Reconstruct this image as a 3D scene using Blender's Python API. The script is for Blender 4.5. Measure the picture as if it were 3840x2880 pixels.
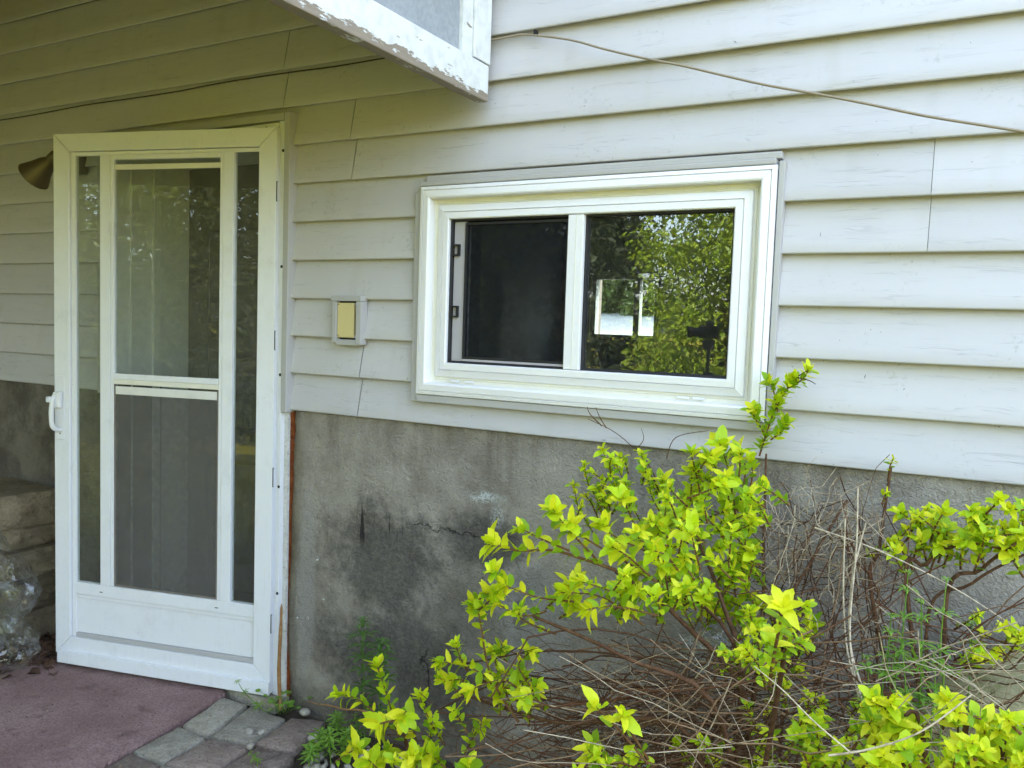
import bpy, bmesh, math, random
import numpy as np
from mathutils import Vector, Matrix, Quaternion

random.seed(7); rng = np.random.default_rng(7)
R = math.radians
scene = bpy.context.scene
for o in list(bpy.data.objects): bpy.data.objects.remove(o)
C = scene.collection

# ------------------------------------------------------------------ camera
CAM = Vector((0.0, -2.293, 1.456))
YAW, PIT, ROL, FL = 0.50178, -0.06887, 0.033226, 3105.0     # FL in pixels of a 3840 wide picture
fwd = Vector((-math.sin(YAW)*math.cos(PIT), math.cos(YAW)*math.cos(PIT), math.sin(PIT)))
rt0 = Vector((math.cos(YAW), math.sin(YAW), 0)); up0 = rt0.cross(fwd)
rgt = rt0*math.cos(ROL) + up0*math.sin(ROL); upv = -rt0*math.sin(ROL) + up0*math.cos(ROL)
cd = bpy.data.cameras.new('camera'); cam = bpy.data.objects.new('camera', cd); C.objects.link(cam)
cam.matrix_world = Matrix(((rgt.x, upv.x, -fwd.x, CAM.x), (rgt.y, upv.y, -fwd.y, CAM.y), (rgt.z, upv.z, -fwd.z, CAM.z), (0, 0, 0, 1)))
cd.sensor_fit = 'HORIZONTAL'; cd.sensor_width = 36; cd.lens = 36*FL/3840; cd.clip_start = 0.02; cd.clip_end = 2000
scene.camera = cam

# ------------------------------------------------------------------ sky, sun, exposure
SUN_EL, SUN_AZ = 42, 12          # sun stands behind the house (+Y), a little to the right
world = bpy.data.worlds.new('World'); scene.world = world; world.use_nodes = True
nt = world.node_tree; nt.nodes.clear()
sky = nt.nodes.new('ShaderNodeTexSky'); sky.sky_type = 'NISHITA'; sky.sun_disc = False
sky.sun_elevation = R(SUN_EL); sky.sun_rotation = R(SUN_AZ); sky.air_density = 1.0; sky.dust_density = 3.0; sky.ozone_density = 1.0
hs = nt.nodes.new('ShaderNodeHueSaturation'); hs.inputs['Saturation'].default_value = 0.79
bg = nt.nodes.new('ShaderNodeBackground'); bg.inputs['Strength'].default_value = 0.15
wo = nt.nodes.new('ShaderNodeOutputWorld')
nt.links.new(sky.outputs[0], hs.inputs['Color']); nt.links.new(hs.outputs[0], bg.inputs[0]); nt.links.new(bg.outputs[0], wo.inputs[0])
sd = bpy.data.lights.new('sun', 'SUN'); sd.energy = 2.8; sd.angle = R(0.5); sd.color = (1.0, 0.95, 0.86)
sun = bpy.data.objects.new('sun', sd); C.objects.link(sun)
sdir = Vector((math.sin(R(SUN_AZ))*math.cos(R(SUN_EL)), math.cos(R(SUN_AZ))*math.cos(R(SUN_EL)), math.sin(R(SUN_EL))))
sun.rotation_euler = sdir.to_track_quat('Z', 'Y').to_euler()
vs = scene.view_settings; vs.view_transform = 'Standard'; vs.look = 'None'; vs.exposure = 3.37; vs.gamma = 1.0; vs.use_curve_mapping = False
scene.render.engine = 'CYCLES'; scene.render.resolution_x = 1024; scene.render.resolution_y = 768
scene.cycles.max_bounces = 7; scene.cycles.diffuse_bounces = 3; scene.cycles.glossy_bounces = 3; scene.cycles.transmission_bounces = 3; scene.cycles.transparent_max_bounces = 16

# ------------------------------------------------------------------ finding real places from the survey of the photograph
S = 3840/2212.0
def ray(u, v): return fwd + rgt*((u*S-1920)/FL) - upv*((v*S-1440)/FL)
def at(u, v, Y):
    d = ray(u, v); return CAM + d*((Y-CAM.y)/d.y)
def atz(u, v, Z):
    d = ray(u, v); return CAM + d*((Z-CAM.z)/d.z)
def mpp(p): return (p-CAM).dot(fwd)*S/FL          # metres for one survey unit at a place

# ------------------------------------------------------------------ materials
def mat(name):
    m = bpy.data.materials.new(name); m.use_nodes = True
    t = m.node_tree; b = t.nodes['Principled BSDF']
    return m, t, b
class N:
    """tiny node helper"""
    def __init__(s, t): s.t = t
    def new(s, typ, **kw):
        n = s.t.nodes.new(typ)
        for k, v in kw.items(): setattr(n, k, v)
        return n
    def link(s, a, b): s.t.links.new(a, b)
    def val(s, sock, x):
        if hasattr(x, 'is_output'): s.link(x, sock)
        else: sock.default_value = x
    def math(s, op, a, b=0.0, c=0.0, clamp=False):
        n = s.new('ShaderNodeMath', operation=op, use_clamp=clamp)
        s.val(n.inputs[0], a); s.val(n.inputs[1], b); s.val(n.inputs[2], c); return n.outputs[0]
    def pos(s):
        return s.new('ShaderNodeNewGeometry').outputs['Position']
    def obj(s): return s.new('ShaderNodeTexCoord').outputs['Object']
    def xyz(s, v):
        n = s.new('ShaderNodeSeparateXYZ'); s.link(v, n.inputs[0]); return n.outputs
    def mapping(s, v, scale=(1, 1, 1), loc=(0, 0, 0), rot=(0, 0, 0)):
        n = s.new('ShaderNodeMapping'); s.link(v, n.inputs[0]); n.inputs['Scale'].default_value = scale
        s.val(n.inputs['Location'], loc); n.inputs['Rotation'].default_value = rot; return n.outputs[0]
    def noise(s, v, scale, detail=4, rough=0.6, dist=0.0):
        n = s.new('ShaderNodeTexNoise'); s.link(v, n.inputs['Vector']); n.inputs['Scale'].default_value = scale
        n.inputs['Detail'].default_value = detail; n.inputs['Roughness'].default_value = rough; n.inputs['Distortion'].default_value = dist
        return n.outputs['Fac']
    def voro(s, v, scale, feature='F1'):
        n = s.new('ShaderNodeTexVoronoi', feature=feature); s.link(v, n.inputs['Vector']); n.inputs['Scale'].default_value = scale
        return n.outputs['Distance']
    def ramp(s, f, a, b, lo=0.0, hi=1.0, smooth=True):
        n = s.new('ShaderNodeMapRange', interpolation_type='SMOOTHSTEP' if smooth else 'LINEAR'); s.val(n.inputs[0], f)
        for i, x in enumerate((a, b, lo, hi)): n.inputs[i+1].default_value = x
        return n.outputs[0]
    def mix(s, f, a, b, blend='MIX'):
        n = s.new('ShaderNodeMix', data_type='RGBA', blend_type=blend); s.val(n.inputs[0], f)
        for k, x in ((6, a), (7, b)):
            if hasattr(x, 'is_output'): s.link(x, n.inputs[k])
            else: n.inputs[k].default_value = (*x, 1)
        return n.outputs[2]
    def bump(s, h, strength, dist=0.002, prev=None):
        n = s.new('ShaderNodeBump'); s.link(h, n.inputs['Height']); n.inputs['Strength'].default_value = strength; n.inputs['Distance'].default_value = dist
        if prev: s.link(prev, n.inputs['Normal'])
        return n.outputs[0]
    def rnd(s): return s.new('ShaderNodeObjectInfo').outputs['Random']
def rough_spec(b, r, sp=0.4): b.inputs['Roughness'].default_value = r; b.inputs['Specular IOR Level'].default_value = sp

def m_paint(name, col, dirt=(0.35, 0.33, 0.27), amt=0.12, rough=0.38, speck=0.5):
    m, t, b = mat(name); n = N(t); p = n.pos()
    a = n.ramp(n.noise(p, 9, 6, .7), .5, .75)
    g = n.ramp(n.noise(n.mapping(p, (90, 90, 6)), 1, 4), .55, .8)
    c = n.mix(n.math('MULTIPLY', a, amt), col, dirt)
    c = n.mix(n.math('MULTIPLY', g, amt*.8), c, dirt)
    sp = n.ramp(n.noise(p, 170, 2, .5), .735, .765, 0, speck)
    c = n.mix(sp, c, (0.1, 0.085, 0.06))
    n.link(c, b.inputs['Base Color']); rough_spec(b, rough, .45)
    n.link(n.bump(n.noise(p, 25, 3), .12, .003), b.inputs['Normal'])
    return m
def m_siding():
    m, t, b = mat('siding_paint'); n = N(t); p0 = n.pos(); r = n.rnd()
    off = n.new('ShaderNodeCombineXYZ'); n.link(n.math('MULTIPLY', r, 37.0), off.inputs[0]); n.link(n.math('MULTIPLY', r, 11.0), off.inputs[2])
    va = n.new('ShaderNodeVectorMath', operation='ADD'); n.link(p0, va.inputs[0]); n.link(off.outputs[0], va.inputs[1]); p = va.outputs[0]
    warp = n.mapping(p, (7, 7, 30)); w = n.noise(warp, 1, 2)
    cz = n.new('ShaderNodeCombineXYZ'); n.link(n.math('MULTIPLY', w, 0.03), cz.inputs[2])
    vb = n.new('ShaderNodeVectorMath', operation='ADD'); n.link(p, vb.inputs[0]); n.link(cz.outputs[0], vb.inputs[1])
    g1 = n.noise(n.mapping(vb.outputs[0], (2.6, 2.6, 130)), 1, 2, .55)
    line = n.math('SUBTRACT', 1.0, n.ramp(n.math('ABSOLUTE', n.math('SUBTRACT', g1, .5)), 0.0, .020))
    brk = n.ramp(n.noise(n.mapping(p, (4, 4, 45)), 1, 1), .45, .65)
    line = n.math('MULTIPLY', line, brk)
    fine = n.noise(n.mapping(p, (40, 40, 420)), 1, 1)
    mil = n.ramp(n.noise(p, 5.5, 4, .72), .5, .72)
    spk = n.ramp(n.noise(p, 70, 2, .7), .54, .68)
    c = n.mix(n.math('MULTIPLY', n.math('MULTIPLY', mil, spk), .6), (0.555, 0.54, 0.555), (0.32, 0.315, 0.295))
    c = n.mix(n.math('MULTIPLY', n.noise(p, 2.3, 3), .2), c, (0.50, 0.49, 0.49))
    c = n.mix(n.math('MULTIPLY', line, .45), c, (0.27, 0.275, 0.28))
    drip = n.ramp(n.noise(n.mapping(p, (11, 11, .7)), 1, 1), .6, .78)
    c = n.mix(n.math('MULTIPLY', drip, .16), c, (0.40, 0.38, 0.31))
    hv = n.new('ShaderNodeHueSaturation'); n.link(c, hv.inputs['Color']); n.link(n.ramp(r, 0, 1, .955, 1.04, False), hv.inputs['Value']); c = hv.outputs[0]
    n.link(c, b.inputs['Base Color']); rough_spec(b, .5, .35)
    h = n.math('SUBTRACT', n.math('MULTIPLY', fine, .35), line)
    nb = n.bump(h, .35, .0012); n.link(n.bump(n.noise(n.mapping(p0, (2.2, 1, 4)), 1, 2), .25, .01, nb), b.inputs['Normal'])
    return m
def m_concrete():
    m, t, b = mat('parged_concrete'); n = N(t); p = n.pos(); X, Y, Z = n.xyz(p)
    big = n.noise(p, 3.2, 5, .65); med = n.noise(p, 14, 5, .65); fin = n.noise(p, 120, 4, .7)
    d1 = n.math('SUBTRACT', n.noise(p, 4.5, 6, .65), .5); d2 = n.math('SUBTRACT', n.noise(p, 30, 4, .6), .5)
    def blob(cx, cz, rx, rz, soft=.4, amp=1.6, amp2=.5, cut=0.9):
        a = n.math('DIVIDE', n.math('SUBTRACT', X, cx), rx); c = n.math('DIVIDE', n.math('SUBTRACT', Z, cz), rz)
        d = n.math('SQRT', n.math('ADD', n.math('MULTIPLY', a, a), n.math('MULTIPLY', c, c)))
        d = n.math('ADD', d, n.math('ADD', n.math('MULTIPLY', d1, amp), n.math('MULTIPLY', d2, amp2)))
        return n.ramp(d, cut-soft, cut+soft*.25, 1, 0)
    c = n.mix(n.ramp(big, .35, .65), (0.28, 0.25, 0.205), (0.44, 0.405, 0.345))
    c = n.mix(n.ramp(med, .45, .75, 0, .5), c, (0.48, 0.445, 0.385))
    # brownish water runs below the siding, pale strip beside the door frame
    run = n.ramp(n.noise(n.mapping(p, (9, 9, .8)), 1, 4), .5, .7)
    top = n.ramp(Z, .78, 1.1)
    c = n.mix(n.math('MULTIPLY', n.math('MULTIPLY', run, top), .55), c, (0.135, 0.11, 0.08))
    # black mildew fields
    dark = n.math('MAXIMUM', blob(-1.76, .60, .30, .25, .55, 1.6, .8, 1.05), n.math('MAXIMUM', blob(-1.66, .22, .44, .30, .6, 1.4, .7, 1.05), blob(-1.36, .74, .2, .12, .6, 1.5, .7, 1.05)))
    dark = n.math('MAXIMUM', dark, n.math('MULTIPLY', blob(-1.42, .46, .36, .3, .9, 1.5, .5, 1.1), .62))
    dark = n.math('MAXIMUM', dark, n.math('MULTIPLY', blob(-1.2, .62, .12, .1, .7, 1.6), .8))
    grit = n.ramp(n.noise(p, 55, 5, .75), .36, .62)
    c = n.mix(n.math('MULTIPLY', dark, n.math('ADD', .58, n.math('MULTIPLY', grit, .16))), c, (0.03, 0.031, 0.033))
    # drips hanging from the black field
    drp = n.math('MULTIPLY', n.ramp(n.noise(n.mapping(p, (55, 55, 5)), 1, 3), .6, .66), blob(-1.83, .73, .2, .1, .5, .8))
    c = n.mix(n.math('MULTIPLY', drp, .85), c, (0.018, 0.018, 0.018))
    # pale repair patches, worn edge by the door
    pale = n.math('MAXIMUM', blob(-1.17, .5, .15, .26, .2, 1.2), blob(-2.13, .45, .06, .5, .4, .7))
    pale = n.math('MAXIMUM', pale, n.math('MULTIPLY', blob(-1.73, .12, .06, .2, .25, 1.0), .6))
    c = n.mix(n.math('MULTIPLY', pale, .55), c, (0.36, 0.35, 0.325))
    oval = blob(-1.215, .53, .035, .062, .3, .3, .1); c = n.mix(n.math('MULTIPLY', oval, .6), c, (0.13, 0.11, 0.09))
    # brown left side
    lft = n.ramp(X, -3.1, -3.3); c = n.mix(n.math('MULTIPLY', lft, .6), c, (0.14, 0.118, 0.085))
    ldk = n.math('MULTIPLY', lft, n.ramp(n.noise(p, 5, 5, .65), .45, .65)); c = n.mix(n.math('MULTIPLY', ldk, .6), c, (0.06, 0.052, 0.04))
    # white scuff
    sc = n.math('MULTIPLY', blob(-1.36, .895, .08, .028, .6, 1.1, 1.2), n.ramp(fin, .4, .55)); c = n.mix(n.math('MULTIPLY', sc, .9), c, (0.68, 0.72, 0.72))
    sc2 = n.math('MULTIPLY', blob(-1.31, .84, .035, .05, .6, 1.1, 1.2), n.ramp(fin, .42, .6)); c = n.mix(n.math('MULTIPLY', sc2, .6), c, (0.6, 0.64, 0.64))
    # white paint flecks close to the door
    fl = n.math('MULTIPLY', n.ramp(n.noise(p, 34, 2), .70, .71), blob(-2.1, .62, .09, .5, .2, .4)); c = n.mix(fl, c, (0.75, 0.75, 0.72))
    # cracks: one wandering level crack, one upright near the ground
    wob = n.math('MULTIPLY', n.math('ADD', d1, n.math('MULTIPLY', d2, .35)), .16)
    ck1 = n.math('ABSOLUTE', n.math('ADD', n.math('SUBTRACT', Z, .76), wob)); ck2 = n.math('ABSOLUTE', n.math('ADD', n.math('ADD', X, 1.57), wob))
    cr = n.math('MULTIPLY', n.ramp(ck1, .0, .0035, 1, 0), n.math('MULTIPLY', n.ramp(X, -1.7, -1.6), n.ramp(X, -1.2, -1.3)))
    cr = n.math('MAXIMUM', cr, n.math('MULTIPLY', n.ramp(ck2, .0, .005, 1, 0), n.math('MULTIPLY', n.ramp(Z, .36, .3), n.ramp(Z, .08, .14))))
    c = n.mix(n.math('MULTIPLY', cr, .8), c, (0.04, 0.036, 0.03))
    spl = n.ramp(n.math('ADD', Z, n.math('MULTIPLY', d1, .3)), .03, .16, .6, 0); c = n.mix(spl, c, (0.075, 0.06, 0.042))
    pit = n.ramp(n.noise(p, 95, 3, .7, 1.2), .30, .50, 1, 0); c = n.mix(n.math('MULTIPLY', pit, n.math('ADD', .30, n.math('MULTIPLY', dark, .22))), c, (0.05, 0.05, 0.05))
    n.link(c, b.inputs['Base Color']); rough_spec(b, .93, .2)
    wr = n.noise(p, 75, 4, .6, 1.5)
    h = n.math('ADD', n.math('MULTIPLY', wr, 1.0), n.math('MULTIPLY', fin, .4)); h = n.math('SUBTRACT', h, n.math('MULTIPLY', cr, 1.5))
    h = n.math('ADD', h, n.math('MULTIPLY', pale, .5))
    n.link(n.bump(h, 1.0, .011, n.bump(big, .6, .04)), b.inputs['Normal'])
    return m
def m_rough(name, c1, c2, c3=None, s=8, rough=.85, bs=.5, bd=.004, fine=90, spread=0.0, grit=.25):
    m, t, b = mat(name); n = N(t); p = n.pos()
    c = n.mix(n.ramp(n.noise(p, s, 6, .65), .35, .68), c1, c2)
    if c3: c = n.mix(n.ramp(n.noise(p, s*2.7, 5, .65), .55, .72), c, c3)
    f = n.noise(p, fine, 4, .7)
    c = n.mix(n.ramp(f, .35, .7, 0, grit), c, tuple(x*.45 for x in c1))
    if spread:
        hv = n.new('ShaderNodeHueSaturation'); n.link(c, hv.inputs['Color']); n.link(n.ramp(n.rnd(), 0, 1, 1-spread, 1+spread, False), hv.inputs['Value']); c = hv.outputs[0]
    n.link(c, b.inputs['Base Color']); rough_spec(b, rough, .25)
    n.link(n.bump(f, bs, bd, n.bump(n.noise(p, s*2, 5), bs, bd*3)), b.inputs['Normal'])
    return m
def m_plain(name, col, rough=.5, metal=0.0, spec=.4):
    m, t, b = mat(name); n = N(t); p = n.pos()
    c = n.mix(n.math('MULTIPLY', n.noise(p, 40, 4), .35), col, tuple(x*.6 for x in col))
    n.link(c, b.inputs['Base Color']); rough_spec(b, rough, spec); b.inputs['Metallic'].default_value = metal
    return m
def m_peel():
    m, t, b = mat('peeling_white_board'); n = N(t); p = n.pos()
    k = n.noise(n.mapping(p, (30, 9, 30)), 1, 6, .7); k2 = n.noise(n.mapping(p, (140, 25, 140)), 1, 4, .6)
    X, Y, Z = n.xyz(p)
    edge = n.ramp(Z, 2.155, 2.20, .22, 0)
    bare = n.ramp(n.math('ADD', n.math('ADD', n.math('MULTIPLY', k, .75), n.math('MULTIPLY', k2, .25)), edge), .615, .645)
    wood = n.mix(n.noise(n.mapping(p, (200, 10, 200)), 1, 3), (0.21, 0.17, 0.13), (0.36, 0.31, 0.25))
    pa = n.mix(n.ramp(n.noise(p, 22, 4), .4, .75), (0.74, 0.76, 0.76), (0.62, 0.63, 0.62))
    c = n.mix(bare, pa, wood); n.link(c, b.inputs['Base Color']); rough_spec(b, .6, .3)
    h = n.math('ADD', n.math('MULTIPLY', bare, -1.0), n.math('MULTIPLY', k2, .5)); n.link(n.bump(h, .6, .002), b.inputs['Normal'])
    return m
def m_glass(name, tint=(1, 1, 1), boost=1.0, dirt=0.02):
    m, t, b = mat(name); t.nodes.remove(b); n = N(t); g = n.new('ShaderNodeNewGeometry')
    dt = n.new('ShaderNodeVectorMath', operation='DOT_PRODUCT'); n.link(g.outputs['Normal'], dt.inputs[0]); n.link(g.outputs['Incoming'], dt.inputs[1])
    k = n.math('POWER', n.math('SUBTRACT', 1.0, n.math('ABSOLUTE', dt.outputs['Value']), clamp=True), 5.0)
    f = n.math('ADD', .045*boost, n.math('MULTIPLY', k, .9), clamp=True)
    tr = n.new('ShaderNodeBsdfTransparent'); tr.inputs[0].default_value = (*tint, 1)
    gl = n.new('ShaderNodeBsdfGlossy'); gl.inputs['Roughness'].default_value = 0.0
    p = n.pos(); n.link(n.bump(n.noise(p, 3.0, 1), .02, .01), gl.inputs['Normal'])
    df = n.new('ShaderNodeBsdfDiffuse'); df.inputs[0].default_value = (.55, .55, .5, 1)
    m1 = n.new('ShaderNodeMixShader'); n.link(f, m1.inputs[0]); n.link(tr.outputs[0], m1.inputs[1]); n.link(gl.outputs[0], m1.inputs[2])
    m2 = n.new('ShaderNodeMixShader'); n.link(n.ramp(n.noise(p, 30, 6, .8), .3, .8, dirt*.3, dirt*2), m2.inputs[0]); n.link(m1.outputs[0], m2.inputs[1]); n.link(df.outputs[0], m2.inputs[2])
    n.link(m2.outputs[0], t.nodes['Material Output'].inputs[0]); return m
def m_screen(name, col, through):
    m, t, b = mat(name); n = N(t); p = n.pos()
    c = n.mix(n.noise(n.mapping(p, (60, 60, 14)), 1, 4), col, tuple(x*1.6 for x in col)); n.link(c, b.inputs['Base Color']); rough_spec(b, .8, .1)
    tr = n.new('ShaderNodeBsdfTransparent'); mx = n.new('ShaderNodeMixShader')
    n.link(n.ramp(n.noise(p, 35, 3), .3, .7, through-.06, through+.06), mx.inputs[0]); n.link(b.outputs[0], mx.inputs[1]); n.link(tr.outputs[0], mx.inputs[2])
    n.link(mx.outputs[0], t.nodes['Material Output'].inputs[0]); return m
def m_leaf(name, c1, c2, trans=.38, rough=.45, fine=True):
    m, t, b = mat(name); n = N(t); g = n.new('ShaderNodeNewGeometry')
    r = n.math('FRACT', n.math('ADD', n.rnd(), g.outputs['Random Per Island']))
    c = n.mix(r, c1, c2)
    if fine:
        c = n.mix(n.ramp(n.noise(g.outputs['Position'], 60, 1), .45, .8, 0, .35), c, tuple(x*.75 for x in c1))
        n.link(n.bump(n.noise(g.outputs['Position'], 160, 1), .35, .002), b.inputs['Normal'])
    n.link(c, b.inputs['Base Color']); rough_spec(b, rough, .35)
    tl = n.new('ShaderNodeBsdfTranslucent'); n.link(n.mix(.5, c, (c2[0]*1.1, c2[1]*1.0, c2[2]*.4)), tl.inputs[0])
    mx = n.new('ShaderNodeMixShader'); mx.inputs[0].default_value = trans; n.link(b.outputs[0], mx.inputs[1]); n.link(tl.outputs[0], mx.inputs[2])
    n.link(mx.outputs[0], t.nodes['Material Output'].inputs[0]); return m
def m_ground():
    m, t, b = mat('ground_soil_and_lawn'); n = N(t); p = n.pos(); X, Y, Z = n.xyz(p)
    soil = n.mix(n.noise(p, 18, 6, .7), (0.05, 0.04, 0.03), (0.12, 0.10, 0.075))
    lawn = n.mix(n.noise(p, 6, 6, .7), (0.15, 0.14, 0.015), (0.29, 0.255, 0.022))
    k = n.ramp(n.math('ADD', Y, n.math('MULTIPLY', n.noise(p, 2, 3), .8)), -2.3, -1.7, 1, 0)
    back = n.ramp(Y, 8.2, 8.4); k = n.math('MAXIMUM', k, back)
    n.link(n.mix(k, soil, lawn), b.inputs['Base Color']); rough_spec(b, .95, .1)
    n.link(n.bump(n.noise(p, 60, 5, .7), .9, .02), b.inputs['Normal']); return m

M = {}
M['siding'] = m_siding(); M['concrete'] = m_concrete(); M['peel'] = m_peel()
M['vinyl'] = m_paint('white_vinyl', (0.84, 0.835, 0.845), amt=.06, rough=.32, speck=.35)
M['cream'] = m_paint('aged_white_vinyl', (0.78, 0.76, 0.66), amt=.16, rough=.4, speck=.5)
M['door'] = m_paint('white_door_enamel', (0.78, 0.79, 0.815), amt=.17, rough=.3, speck=.5)
M['trim'] = m_paint('grey_white_trim', (0.45, 0.44, 0.435), amt=.2, rough=.5, speck=.4)
M['panel'] = m_rough('blue_grey_panel', (0.30, 0.33, 0.36), (0.36, 0.39, 0.42), s=4, bs=.2, fine=60)
M['soffit'] = m_rough('soffit_boards', (0.26, 0.185, 0.075), (0.34, 0.25, 0.105), s=5, bs=.2)  # unseen soffit, coloured yellow-brown to warm the light on the wall below
M['black'] = m_plain('black_plastic', (0.012, 0.012, 0.013), .45)
M['gasket'] = m_plain('dark_gasket', (0.02, 0.02, 0.022), .6)
M['lilac'] = m_paint('grey_sash', (0.42, 0.40, 0.43), amt=.2, speck=0)
M['glass'] = m_glass('window_glass', (.97, 1, .985), 1.7, .012)
M['dglass'] = m_glass('door_glass', (.90, .93, .90), .85, .035)
M['screen'] = m_screen('window_screen', (0.014, 0.015, 0.016), .55)
M['dscreen'] = m_screen('door_screen', (0.13, 0.125, 0.115), .60)
M['jamb'] = m_paint('doorway_jamb', (0.74, 0.73, 0.69), amt=.25, rough=.6)
M['indoor'] = m_rough('inner_door_wood', (0.16, 0.14, 0.12), (0.21, 0.185, 0.155), s=6, bs=.1)
M['room'] = m_rough('room_plaster', (0.26, 0.31, 0.31), (0.32, 0.36, 0.36), s=2, bs=.05)
M['roomfloor'] = m_rough('room_floor', (0.16, 0.12, 0.08), (0.22, 0.17, 0.12), s=5, bs=.1)
M['roof'] = m_rough('roof_shingle', (0.05, 0.05, 0.05), (0.09, 0.09, 0.09), s=20)
M['mat'] = m_rough('dusty_rose_matting', (0.30, 0.19, 0.175), (0.40, 0.27, 0.25), (0.22, 0.135, 0.125), s=4, rough=.95, bs=1.0, bd=.006, fine=130, grit=.6)
M['paver_g'] = m_rough('grey_paver', (0.37, 0.335, 0.265), (0.49, 0.455, 0.375), (0.25, 0.225, 0.175), s=14, bs=1.0, bd=.006, fine=110, spread=.15, grit=.5)
M['paver_p'] = m_rough('purple_brown_paver', (0.28, 0.215, 0.175), (0.38, 0.305, 0.255), (0.20, 0.155, 0.13), s=14, bs=1.0, bd=.006, fine=110, spread=.15, grit=.5)
M['stone'] = m_rough('split_sandstone', (0.17, 0.135, 0.085), (0.27, 0.22, 0.145), (0.11, 0.085, 0.055), s=9, bs=.9, bd=.006, spread=.2)
M['pebble'] = m_rough('pale_pebble', (0.36, 0.325, 0.27), (0.46, 0.43, 0.37), (0.28, 0.24, 0.20), s=30, bs=.4, spread=.2)
M['boulder'] = m_rough('mossy_stone', (0.36, 0.34, 0.19), (0.46, 0.42, 0.26), (0.26, 0.27, 0.10), s=9, bs=.8, bd=.006)
M['ground'] = m_ground()
M['drive'] = m_rough('pale_gravel_drive', (0.44, 0.41, 0.35), (0.54, 0.51, 0.45), s=3)
M['cable'] = m_plain('weathered_cable', (0.34, 0.28, 0.20), .7)
M['darkcable'] = m_plain('dark_cable', (0.05, 0.04, 0.03), .7)
M['brass'] = m_plain('aged_bronze_shade', (0.17, 0.14, 0.09), .5, .5)
M['lampglass'] = m_plain('lamp_lens', (0.55, 0.50, 0.30), .25)
M['yellowed'] = m_paint('yellowed_plastic', (0.66, 0.56, 0.27), amt=.1, rough=.45, speck=.2)
M['rust'] = m_rough('rusted_strip', (0.13, 0.028, 0.006), (0.24, 0.07, 0.015), (0.06, 0.02, 0.008), s=25, bs=.8)
M['flakewood'] = m_rough('flaking_white_wood', (0.62, 0.61, 0.57), (0.70, 0.69, 0.66), (0.30, 0.25, 0.19), s=25, bs=.6)
M['cane'] = m_rough('dry_cane', (0.28, 0.14, 0.05), (0.42, 0.25, 0.11), s=30, bs=.4)
M['bark'] = m_rough('red_brown_bark', (0.095, 0.045, 0.022), (0.17, 0.09, 0.048), s=40, bs=.6)
M['stemred'] = m_rough('young_red_stem', (0.16, 0.07, 0.03), (0.22, 0.13, 0.045), s=40, bs=.3)
def m_stems(name, cols):
    m, t, b = mat(name); n = N(t); g = n.new('ShaderNodeNewGeometry'); r = n.new('ShaderNodeValToRGB'); n.link(g.outputs['Random Per Island'], r.inputs[0])
    el = r.color_ramp.elements; el[0].color = (*cols[0], 1); el[1].color = (*cols[-1], 1)
    for i, c in enumerate(cols[1:-1]): e = el.new((i+1)/(len(cols)-1)); e.color = (*c, 1)
    c = n.mix(n.ramp(n.noise(g.outputs['Position'], 70, 2), .35, .7, 0, .5), r.outputs[0], (0.07, 0.04, 0.025))
    n.link(c, b.inputs['Base Color']); rough_spec(b, .8, .2); return m
M['twig'] = m_stems('dead_brown_twigs', [(0.05, 0.026, 0.015), (0.15, 0.06, 0.025), (0.11, 0.055, 0.03), (0.22, 0.12, 0.065), (0.33, 0.22, 0.13)])
M['straw'] = m_stems('dry_straw', [(0.30, 0.20, 0.11), (0.52, 0.41, 0.27), (0.62, 0.53, 0.38), (0.42, 0.31, 0.19)])
M['deadleaf'] = m_leaf('dead_leaf', (0.075, 0.04, 0.025), (0.16, 0.085, 0.05), .1, .8)
M['leaf_y'] = m_leaf('young_gold_leaf', (0.72, 0.80, 0.02), (0.86, 0.84, 0.03), .40)
M['leaf_m'] = m_leaf('lime_leaf', (0.50, 0.72, 0.014), (0.68, 0.80, 0.018), .42)
M['leaf_o'] = m_leaf('green_lime_leaf', (0.20, 0.40, 0.016), (0.44, 0.64, 0.018), .40)
M['weed'] = m_leaf('weed_green', (0.15, 0.31, 0.04), (0.26, 0.44, 0.06), .35)
M['weedd'] = m_leaf('dark_weed_green', (0.08, 0.18, 0.035), (0.14, 0.27, 0.05), .3)
M['cedar'] = m_leaf('yellow_green_cedar_leaf', (0.17, 0.195, 0.016), (0.31, 0.315, 0.026), .4, .45, False)  # lighter, yellow-green leaf colour
M['bright'] = m_leaf('bright_tree_leaf', (0.17, 0.28, 0.02), (0.33, 0.42, 0.03), .4, .45, False); M['deep'] = m_leaf('shade_dark_leaf', (0.016, 0.026, 0.007), (0.04, 0.055, 0.012), .2, .6, False)  # deep: leaf colour blackened to make part of the mirrored view look shaded
M['dcedar'] = m_leaf('dark_cedar_leaf', (0.05, 0.08, 0.012), (0.11, 0.14, 0.02), .3, .45, False)
M['trunk'] = m_rough('tree_bark', (0.12, 0.085, 0.06), (0.19, 0.15, 0.11), s=12)
M['speck'] = m_plain('dark_specks', (0.035, 0.026, 0.018), .9)
M['lime'] = m_plain('yellow_plastic', (0.62, 0.62, 0.22), .4)
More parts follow.
